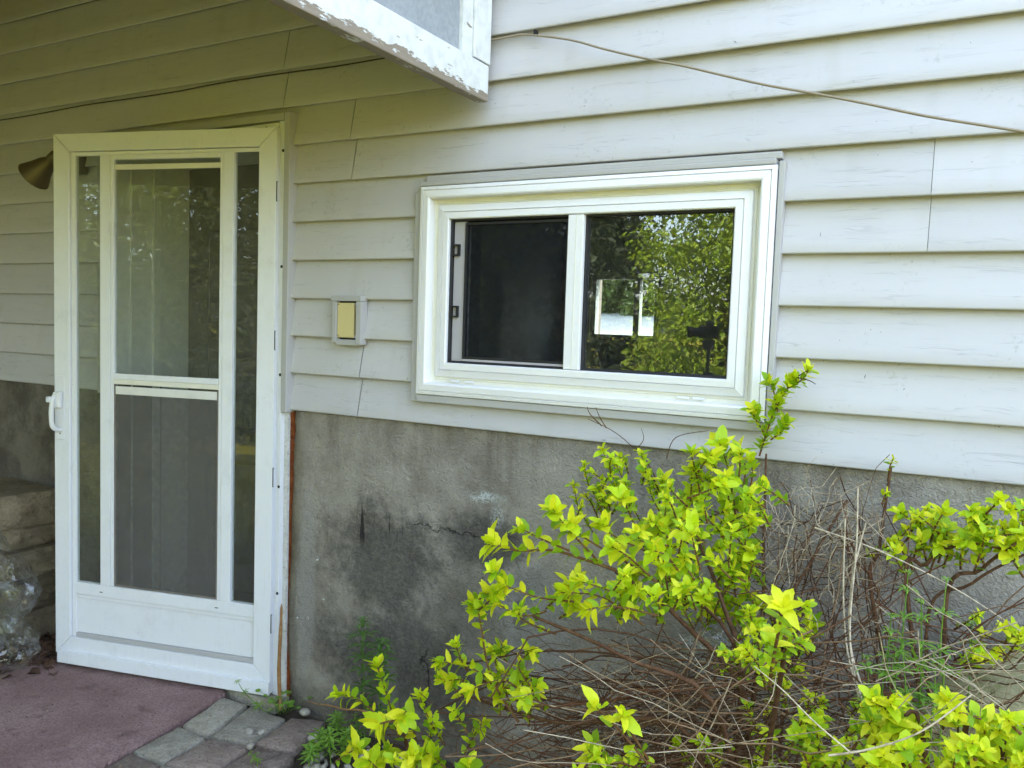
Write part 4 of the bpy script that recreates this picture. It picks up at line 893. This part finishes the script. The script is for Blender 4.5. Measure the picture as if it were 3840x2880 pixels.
# --- low suckers at the left foot
s2 = Shrub('golden_shrub', 'low golden-leaved sucker with upright sprays at the foot of the wall right of the pavers', 'shrub', (-1.30, -.55, 0))
for pts in ([(880, 1640, -.5), (860, 1590, -.5)], [(960, 1700, -.5), (830, 1600, -.52)]): s2.branch([Vector((-1.3, -.55, 0))]+[at(*p) for p in pts], .005, .003, 6, True)
s2.shoot([(860, 1590, -.5), (835, 1500, -.5), (812, 1432, -.5)], 40, 12, 4, .35, .003, .0013); s2.shoot([(850, 1580, -.5), (780, 1515, -.52), (730, 1500, -.53)], 38, 12, 4, .3, .003, .0013)
s2.shoot([(880, 1610, -.5), (860, 1560, -.58), (815, 1565, -.62)], 60, 5, 9, .8, .004, .002); s2.shoot([(900, 1600, -.5), (880, 1540, -.58), (870, 1550, -.62)], 56, 4, 8, .8)
s2.shoot([(960, 1610, -.5), (930, 1560, -.55), (905, 1500, -.56)], 40, 8, 6, .45); s2.shoot([(930, 1640, -.5), (930, 1590, -.52), (940, 1560, -.54)], 34, 7, 5, .3)
s2.shoot([(840, 1690, -.6), (815, 1660, -.66), (795, 1640, -.68)], 52, 3, 8, .8); s2.shoot([(900, 1690, -.6), (900, 1650, -.62), (890, 1635, -.64)], 46, 3, 6, .7); s2.shoot([(1000, 1700, -.6), (1010, 1665, -.64), (1015, 1650, -.66)], 48, 3, 7, .8)
s2.fill(760, 960, 1560, 1670, -.66, -.5, 9, 42, 5, 5, .5)
s2.finish()

# --- right-hand shrub by the wall
s3_ = Shrub('golden_shrub', 'golden-leaved shrub at the right edge below the siding, its upper sprays spreading sideways', 'shrub', (.08, -.22, 0))
b3 = Vector((.08, -.22, 0))
for pts, r in (([(1960, 1290, -.2), (2000, 1220, -.2), (2060, 1180, -.2), (2212, 1150, -.22)], .006), ([(1890, 1330, -.2), (1900, 1180, -.15), (1925, 1010, -.1)], .006), ([(2040, 1340, -.2), (2120, 1230, -.22), (2215, 1160, -.25)], .006), ([(2000, 1380, -.2), (2100, 1260, -.22), (2230, 1190, -.25)], .005)):
    s3_.branch([b3]+[at(*p) for p in pts], r, r*.5, 7, True)
s3_.shoot([(1918, 1040, -.1), (1922, 1010, -.1), (1930, 990, -.1)], 20, 4, 7, .6)
s3_.fill(1925, 2060, 1095, 1190, -.24, -.12, 12, 34, 6, 5, .35, (180, 360)); s3_.fill(2030, 2225, 1080, 1190, -.28, -.14, 22, 36, 7, 6, .45, (180, 360))
s3_.fill(2000, 2080, 1160, 1215, -.24, -.12, 4, 34, 5, 3, .1); s3_.shoot([(1905, 1090, -.14), (1912, 1070, -.14), (1918, 1066, -.14)], 22, 4, 4, .4)
s3_.shoot([(2130, 1110, -.2), (2150, 1090, -.22), (2160, 1078, -.24)], 36, 6, 7, .7); s3_.shoot([(2160, 1170, -.2), (2180, 1180, -.22), (2190, 1190, -.24)], 52, 4, 3, .1)
s3_.fill(2110, 2230, 1320, 1450, -.35, -.2, 12, 32, 6, 5, .5); s3_.fill(1860, 1960, 1480, 1620, -.45, -.25, 6, 30, 6, 3, .1)
s3_.finish()

# --- near shrub in the lower right corner
s4 = Shrub('golden_shrub', 'golden-leaved shrub filling the lower right corner, nearest of the shrubs', 'shrub', (.05, -.85, 0))
b4 = Vector((.05, -.85, 0))
for pts in ([(2000, 1640, -.8), (1940, 1560, -.8)], [(2080, 1650, -.85), (2100, 1560, -.85)], [(2160, 1650, -.85), (2180, 1600, -.85)], [(1960, 1690, -.85), (1900, 1640, -.85)]): s4.branch([b4]+[at(*p) for p in pts], .006, .003, 6, True)
s4.fill(1870, 2050, 1500, 1600, -.85, -.7, 18, 48, 5, 6, .55, (200, 330)); s4.fill(2040, 2230, 1530, 1660, -.95, -.75, 32, 48, 6, 6, .6, (190, 340)); s4.fill(1860, 2060, 1610, 1680, -.95, -.8, 14, 46, 6, 6, .5, (200, 330))
s4.fill(1720, 1880, 1540, 1670, -.75, -.5, 16, 36, 6, 3, .15)
s4.finish()

# ------------------------------------------------------------------ dead twigs, straw
def wig(p0, p1, bow, k=6, jit=.012):
    a = Vector(p0); b = Vector(p1); bowv = Vector((random.gauss(0, bow), random.gauss(0, bow*.6), random.gauss(0, bow)))
    return [a.lerp(b, i/k)+bowv*math.sin(math.pi*i/k)+Vector((random.gauss(0, jit), random.gauss(0, jit), random.gauss(0, jit)))*(0 < i) for i in range(k+1)]
tw = Multi()
for i in range(640):
    c = at(random.gauss(1420, 190), random.triangular(1380, 1720, 1640), random.uniform(-.62, -.1)); a = random.gauss(.25, .55); l = random.uniform(.12, .42)*.7; s_ = random.choice((-1, 1))
    d = Vector((math.cos(a), random.gauss(0, .3), math.sin(a)*.7))*l*.5*s_; r = random.uniform(.0007, .0021); P = wig(c-d, c+d, .03, 5, .007); tw.tube(P, [r*(1-.12*j) for j in range(6)], 3)
for i in range(60):     # longer thatch stems
    c = at(random.uniform(1150, 1700), random.uniform(1430, 1690), random.uniform(-.7, -.3)); a = random.gauss(.45, .35); l = random.uniform(.35, .7)
    d = Vector((math.cos(a), random.gauss(0, .2), math.sin(a)*.8))*l*.5; tw.tube(wig(c-d, c+d, .04, 7, .006), .0019, 4)
for i in range(90):    # thicket of bare brambles right of the shrub
    c = at(random.gauss(1790, 100), random.triangular(1040, 1560, 1200), random.uniform(-.32, -.06)); a = random.uniform(0, 6.28); l = random.uniform(.06, .24)
    d = Vector((math.cos(a), random.gauss(0, .3), math.sin(a)))*l*.5; r = random.uniform(.0007, .0017); tw.tube(wig(c-d, c+d, .018, 5, .006), r, 3)
for i in range(20):     # upright bare canes
    p = at(random.gauss(1800, 95), random.uniform(1050, 1230), random.uniform(-.25, -.08)); b0 = Vector((p.x+random.gauss(0, .18), p.y-random.uniform(0, .2), random.uniform(.1, .5))); tw.tube(wig(b0, p, .03, 8, .006), [.0032*(1-.08*j) for j in range(9)], 4)
for i in range(95):    # lower right tangle
    c = at(random.uniform(1650, 2230), random.uniform(1330, 1680), random.uniform(-.5, -.12)); a = random.uniform(-.7, 1.1); l = random.uniform(.15, .5)
    d = Vector((math.cos(a), random.gauss(0, .25), math.sin(a)))*l*.5; tw.tube(wig(c-d, c+d, .03, 6, .006), random.uniform(.0008, .002), 3)
o = tw.build('dead_twigs', M['twig']); tag(o, 'tangle of dead reddish-brown twigs beneath and between the golden shrubs', 'dead twigs', kind='stuff')
st = Multi()
for i in range(190):
    c = at(random.uniform(1640, 1910), random.triangular(1030, 1420, 1140), random.uniform(-.3, -.08)); a = random.gauss(1.2, .8); l = random.uniform(.05, .16); d = Vector((math.cos(a), random.gauss(0, .25), math.sin(a)))*l*.5
    st.tube(wig(c-d, c+d, .012, 4, .006), random.uniform(.0006, .0012), 3)
for i in range(110):
    c = at(random.uniform(1150, 2230), random.uniform(1400, 1690), random.uniform(-.9, -.3)); a = random.gauss(.1, .7); l = random.uniform(.1, .4); d = Vector((math.cos(a), random.gauss(0, .25), math.sin(a)))*l*.5
    st.tube(wig(c-d, c+d, .02, 5, .005), random.uniform(.0007, .0013), 3)
o = st.build('dry_straw', M['straw']); tag(o, 'dry straw-coloured stems tangled through the shrubs', 'dry straw', kind='stuff')
def stalk(label, pts, r=.0028):
    m = Multi(); P = spline([at(*p) for p in pts], 6); k = len(P); m.tube(P, [r*(1-.4*i/(k-1)) for i in range(k)], 6); o = m.build('dry_stalk', M['straw']); tag(o, label, 'dry stalk', 'long dry stalks')
stalk('pale dry stalk bending from the thicket to the lower right, leftmost of the pale bundle', [(1970, 1660, -.6), (1880, 1560, -.5), (1835, 1430, -.4), (1822, 1300, -.35), (1826, 1120, -.3)])
stalk('pale dry stalk crossing the bundle and leaning right at its top', [(1990, 1650, -.62), (1890, 1540, -.52), (1838, 1400, -.4), (1840, 1260, -.35), (1870, 1130, -.3)])
stalk('pale dry stalk upright at the right of the bundle', [(1960, 1640, -.58), (1870, 1530, -.48), (1836, 1380, -.4), (1850, 1180, -.33), (1853, 1050, -.3)])
stalk('long pale stalk lying across the lower right leaves', [(1790, 1632, -1.0), (1880, 1618, -1.0), (1990, 1580, -1.0), (2100, 1500, -.98)], .0019)
stalk('thin pale stalk rising from lower centre to the right, under the star-shaped leaf rosette', [(1840, 1628, -1.0), (1760, 1560, -.98), (1690, 1490, -.96), (1630, 1440, -.95)], .0014)
stalk('long thin straw sloping down across the right of the thicket', [(1760, 1140, -.28), (1900, 1190, -.3), (2060, 1270, -.32), (2230, 1380, -.34)], .0022)

# ------------------------------------------------------------------ weeds
def whorl_arrays(L, n=7):
    V = []; F = []
    for j in range(n):
        a = 2*math.pi*j/n+random.uniform(-.15, .15); l = L*random.uniform(.8, 1.1); ca, sa = math.cos(a), math.sin(a); w = l*.11; o_ = len(V)
        for t, ww, z in ((.02, .3, 0), (.35, .9, .14), (.7, 1, .15), (1, .12, .06)):
            V += [(ca*l*t-sa*w*ww, sa*l*t+ca*w*ww, z*l+.02*l*ww), (ca*l*t+sa*w*ww, sa*l*t-ca*w*ww, z*l+.02*l*ww)]
        F += [(o_, o_+1, o_+3, o_+2), (o_+2, o_+3, o_+5, o_+4), (o_+4, o_+5, o_+7, o_+6)]
    return V, F
WH = []
for mk in ('weed', 'weedd'):
    for i in range(3):
        V, F = whorl_arrays(1.0); me = np_mesh('leaf_whorl_'+mk, V, F); me.materials.append(M[mk]); WH.append(me)
def cleaver(label, pts, px, n, dark=False, group='cleavers'):
    P = spline([Vector(p) if isinstance(p, Vector) else at(*p) for p in pts], 6); base = P[0]; k = len(P); root = empty('weed', base); tag(root, label, 'weed', group)
    m = Multi(); m.tube([p-base for p in P], [.0021*(1-.5*i/(k-1)) for i in range(k)], 5); m.build('stem', M['weedd' if dark else 'weed'], root); L0 = px*mpp(P[-1])
    for i in range(n):
        t = .12+.88*(i+.9)/n; t = min(1, t); f = t*(k-1)-.001; j = min(int(f), k-2); p = P[j].lerp(P[j+1], f-j); d = (P[j+1]-P[j]).normalized()
        q = d.to_track_quat('Z', 'Y'); o = bpy.data.objects.new('leaf_whorl', WH[(3 if dark else 0)+random.randrange(3)]); C.objects.link(o); o.parent = root; o.location = p-base
        L = L0*(1.0 if t < .8 else 1.0-.55*(t-.8)/.2)*random.uniform(.85, 1.1); o.scale = (L, L, L*(1.0 if t < .85 else 2.2)); o.rotation_mode = 'QUATERNION'; o.rotation_quaternion = q @ Quaternion((0, 0, 1), random.uniform(0, 6.28))
r_ = lambda u, v, Y, z=-.02: [Vector((at(u, v, Y).x, Y, z)), (u, v, Y)]
def grow(u0, v0, u1, v1, Y): b = at(u0, v0, Y); return [Vector((b.x, Y-.02, -.02)), (u0, v0, Y), ((u0+u1)/2+3, (v0+v1)/2, Y), (u1, v1, Y)]
cleaver('tall green cleavers stem right of the dry stalks, its top whorl reaching highest', grow(1928, 1540, 1962, 1235, -.6), 36, 8)
cleaver('green cleavers stem with whorled leaves, rightmost of the group below the siding', grow(2036, 1520, 2052, 1240, -.6)[:2]+[(2030, 1420, -.6), (2045, 1250, -.6)], 40, 6)
cleaver('green cleavers stem standing just left of the rightmost one', grow(1985, 1540, 1990, 1300, -.62), 36, 7); cleaver('green cleavers stem between the dry stalks and the taller weeds', grow(1900, 1560, 1925, 1330, -.6), 36, 7)
cleaver('low green cleavers stem near the lower right leaves', grow(1960, 1600, 1950, 1410, -.64), 38, 6); cleaver('short green cleavers stem by the mossy boulder', grow(2090, 1520, 2100, 1345, -.3), 30, 5)
cleaver('low leafy cleavers stem beneath the dry stalk bundle', grow(1880, 1600, 1872, 1420, -.6), 38, 7); cleaver('short cleavers stem behind the lower right shrub', grow(2010, 1600, 2020, 1450, -.62), 40, 5)
cleaver('dark green weed in front of the stained foundation, the taller of two', [Vector((at(790, 1540, -.1).x, -.1, -.02)), (785, 1450, -.1), (783, 1340, -.1)], 38, 9, True); cleaver('dark green bushy weed against the stained foundation, right of the taller one', [Vector((at(822, 1540, -.1).x, -.1, -.02)), (820, 1470, -.1), (826, 1385, -.1)], 38, 9, True)
cleaver('lone weed sprig sprouting in front of the door sweep', [atz(592, 1530, 0.0), atz(575, 1538, .03), atz(545, 1512, .06), atz(524, 1490, .10), atz(514, 1472, .135)], 17, 3)
for i, (u, v, h, lb) in enumerate(((690, 1640, .10, 'bright green weed on the gravel, left of its clump'), (715, 1650, .12, 'bright green weed in the middle of the gravel clump'), (745, 1640, .10, 'bright green weed at the right of the gravel clump'), (668, 1655, .07, 'small green weed at the front edge of the gravel'), (770, 1610, .10, 'green weed behind the gravel clump beside the golden sucker'), (556, 1655, .045, 'tiny green seedling between two pavers'), (730, 1590, .08, 'green weed at the back of the pebbles near the wall'))):
    b0 = atz(u, v, 0); cleaver(lb, [b0, b0+Vector((random.uniform(-.01, .01), 0, h*.5)), b0+Vector((random.uniform(-.02, .02), random.uniform(-.02, .01), h))], 26 if h > .05 else 17, 5 if h > .05 else 3)
# round-leaved clover at the foot of the cane
cr = empty('weed', atz(612, 1532, 0)); tag(cr, 'low round-leaved weed at the foot of the door frame by the cane', 'weed')
LV, LF = leaf_mesh('r', 4, .42, .1, .15); cme = np_mesh('clover_leaf', LV, LF); cme.materials.append(M['weed'])
ms = Multi()
for i in range(26):
    p = Vector((random.gauss(0, .045), random.gauss(-.01, .03), random.uniform(.01, .06))); ms = Multi(); ms.tube([(p.x*.3, p.y*.3, -.01), (p.x*.7, p.y*.7, p.z*.7), tuple(p)], .0008, 4); ms.build('stem', M['weed'], cr)
    o = bpy.data.objects.new('leaf', cme); C.objects.link(o); o.parent = cr; a = random.uniform(0, 6.28); o.matrix_local = Matrix.Translation(p) @ (frame_from(Vector((math.cos(a), math.sin(a), .2)), Vector((0, -.3, 1)))*random.uniform(.016, .028)).to_4x4()
# dead cane leaning on the door frame
p0 = atz(606, 1530, 0); m_ = Multi(); m_.tube(spline([p0, Vector((p0.x-.004, -.055, .15)), Vector((p0.x-.008, -.045, .30)), Vector((p0.x-.012, -.038, .395))], 4), [.0075]*5+[.0068]*4+[.005]*3+[.0015], 7); o = m_.build('dry_cane', M['cane']); tag(o, 'broken tan cane standing upright against the door frame', 'cane')
# fallen twig poking out left of the low sucker
m_ = Multi(); m_.tube(wig(at(664, 1515, -.28), at(800, 1540, -.42), .004, 6, .002), [.0014, .0018, .0021, .0024, .0026, .0028, .003], 5); o = m_.build('bare_twig', M['cane']); tag(o, 'bare reddish twig pointing left from the low golden sucker', 'twig')

# mossy boulder and crumpled plastic sheet half hidden by the shrubs
me = rock_mesh('boulder', .34, .17, .44, 91, .08, 4); o = link('boulder', me, M['boulder'], None, True); o.location = (.26, -.21, .40); tag(o, 'pale mossy boulder against the foundation behind the right-hand twigs', 'boulder')
bg_ = bag((-.50, -.12, .62), .17, .06, .12, 15, 'crumpled clear plastic sheet caught behind the big shrub'); bg_['group'] = 'clear plastic bags'
box_ = None

# ================================================================== YARD BEHIND THE CAMERA (seen mirrored in the panes)
def crown_mesh(name, cx, cy, z0, z1, rx, ry, n, seed, leaf=(.05, .13), conic=.6):
    g_ = np.random.default_rng(seed); nc = 190; t = g_.random(nc)**1.5; zc = z0+(z1-z0)*t; rad = (1-conic*t)*(0.55+.45*g_.random(nc)); an = g_.random(nc)*2*np.pi
    cc = np.stack([cx+rx*rad*np.cos(an), cy+ry*rad*np.sin(an), zc], 1); cr_ = .20+.28*g_.random(nc)
    idx = g_.integers(0, nc, n); d = g_.normal(size=(n, 3)); d /= np.linalg.norm(d, axis=1)[:, None]; p = cc[idx]+d*(cr_[idx]*g_.random(n)**.4)[:, None]*np.array((1, 1, .75))
    ax_ = d+g_.normal(size=(n, 3))*.6+np.array((0, 0, -.5)); ax_ /= np.linalg.norm(ax_, axis=1)[:, None]
    s_ = np.cross(ax_, g_.normal(size=(n, 3))); s_ /= np.linalg.norm(s_, axis=1)[:, None]; L = g_.uniform(leaf[0], leaf[1], n)[:, None]; w = L*.22
    V = np.stack([p-s_*w*.2, p+ax_*L*.5-s_*w, p+ax_*L, p+ax_*L*.5+s_*w], 1).reshape(-1, 3); F = np.arange(4*n).reshape(n, 4); return np_mesh(name, V, F)
def tree(label, x, y, h, r, n, seed, m, z0=.15, conic=.5, leaf=(.05, .13)):
    root = empty('cedar_tree', (x, y, 0)); tag(root, label, 'tree', 'trees across the yard' if y < 0 else 'trees beyond the house'); rr = random.Random(seed)
    tr = Multi(); tr.tube([(0, 0, -.1), (rr.gauss(0, .1), rr.gauss(0, .1), h*.3), (rr.gauss(0, .2), rr.gauss(0, .2), h*.62), (rr.gauss(0, .2), 0, h*.9)], [.13, .10, .06, .015], 8)
    for i in range(16):
        z = h*(.1+.75*i/16); a = rr.uniform(0, 6.28); l = r*(1-.5*z/h)*.9; tr.tube([(0, 0, z), (math.cos(a)*l*.5, math.sin(a)*l*.5, z+.25*l), (math.cos(a)*l, math.sin(a)*l, z+.35*l)], [.035, .022, .008], 5)
    tr.build('trunk', M['trunk'], root); link('crown', crown_mesh('crown', 0, 0, z0, h, r, r*.85, n, seed, leaf, conic), M[m], root)
tree('sunny yellow-green tree mirrored in the right window pane', -2.25, -6.9, 6.4, 1.05, 70000, 1, 'bright', .05, .25, (.03, .085)); tree('darker evergreen mirrored at the right edge of the window pane', -1.7, -8.9, 7.8, 1.9, 26000, 2, 'cedar')
tree('tree with leaves darkened for the shaded part of the mirrored view beside the window mullion', -5.6, -8.8, 7.0, 2.2, 30000, 3, 'deep'); tree('dark tree mirrored in the screened left window pane', -7.6, -8.6, 7.6, 2.1, 22000, 4, 'dcedar')
tree('tree mirrored dimly in the upper door glass', -9.8, -8.0, 7.2, 2.1, 16000, 5, 'cedar'); tree('tree across the yard behind the viewpoint, right of the mirrored ones', .6, -8.8, 7.0, 2.1, 14000, 6, 'cedar', .3)
tree('tree at the right end of the row across the yard', 3.2, -8.6, 7.4, 2.1, 12000, 7, 'dcedar'); tree('tree at the left end of the row across the yard', -12.0, -7.4, 7.0, 1.9, 7000, 8, 'dcedar'); tree('outermost tree right of the row across the yard', 6.0, -8.4, 7.0, 1.9, 6000, 9, 'cedar')
for i, (x, y, m, lb) in enumerate(((-1.5, -7.6, 'cedar', 'leafy yard bush mirrored behind the tripod'), (-4.75, -7.6, 'deep', 'yard bush with leaves darkened for the shaded part of the view mirrored in the window pane'), (-6.5, -7.1, 'dcedar', 'dark yard bush mirrored in the screened pane'), (-8.6, -6.9, 'cedar', 'yard bush mirrored low in the door glass'))):
    tree(lb, x, y, 3.3, 1.35, 22000, 40+i, m, .05, .3)
# camera on a tripod
tp = empty('tripod_camera', (-1.80, -4.16, -.03)); tag(tp, 'black camera on a tripod, mirrored in the right window pane', 'tripod')
apex = Vector((0, 0, 1.18))
for i in range(3):
    a = R(90+120*i+15); f_ = Vector((math.cos(a)*.42, math.sin(a)*.42, 0)); m_ = Multi(); m_.tube([apex+f_*.06, apex.lerp(f_, .5), f_], [.017, .014, .010], 8); m_.build('leg', M['black'], tp)
m_ = Multi(); m_.tube([(0, 0, .75), (0, 0, 1.40)], .014, 8); m_.build('column', M['black'], tp); box('head', -.04, .04, -.04, .04, 1.36, 1.44, M['black'], tp, .01)
box('camera_body', -.075, .075, -.04, .04, 1.445, 1.55, M['black'], tp, .012); box('viewfinder', -.03, .03, -.03, .03, 1.55, 1.585, M['black'], tp, .01)
V, F = lathe([(.0005, 0), (.036, 0), (.036, .10), (.042, .105), (.042, .14), (.035, .14), (.033, .12), (.0005, .118)], 20); m_ = Multi(); m_.add([(x-.0-h*.85, h*.5+y*.0+y, 1.495+x*.0+(x if False else 0)) for x, y, h in []], []); 
qq = Vector((-.9, .43, 0)).to_track_quat('Z', 'Y'); m_.add([qq @ Vector(v)+Vector((-.02, .03, 1.495)) for v in V], F); m_.build('lens', M['black'], tp)

# ================================================================== BEYOND THE FAR WINDOW
bm = bmesh.new(); v = [bm.verts.new(p) for p in ((-40, 9, .9), (30, 9, .9), (30, 17, 1.9), (-40, 17, 1.9), (30, 40, 2.4), (-40, 40, 2.4), (-40, 8.4, -.1), (30, 8.4, -.1))]
bm.faces.new((v[0], v[1], v[2], v[3])); bm.faces.new((v[3], v[2], v[4], v[5])); bm.faces.new((v[6], v[7], v[1], v[0])); o = from_bm('driveway', bm, M['drive']); tag(o, kind='structure')
tree('leafy tree beyond the house, glimpsed through the far window', -7.4, 18.5, 7.0, 2.8, 26000, 21, 'dcedar', 1.9, .2, (.2, .42)); tree('second leafy tree beyond the house, left of the first through the far window', -10.2, 19.5, 7.0, 2.8, 24000, 22, 'dcedar', 1.9, .2, (.2, .42)); tree('third leafy tree beyond the house, right of the others through the far window', -4.8, 19.0, 7.0, 2.6, 18000, 23, 'dcedar', 1.9, .2, (.2, .42))
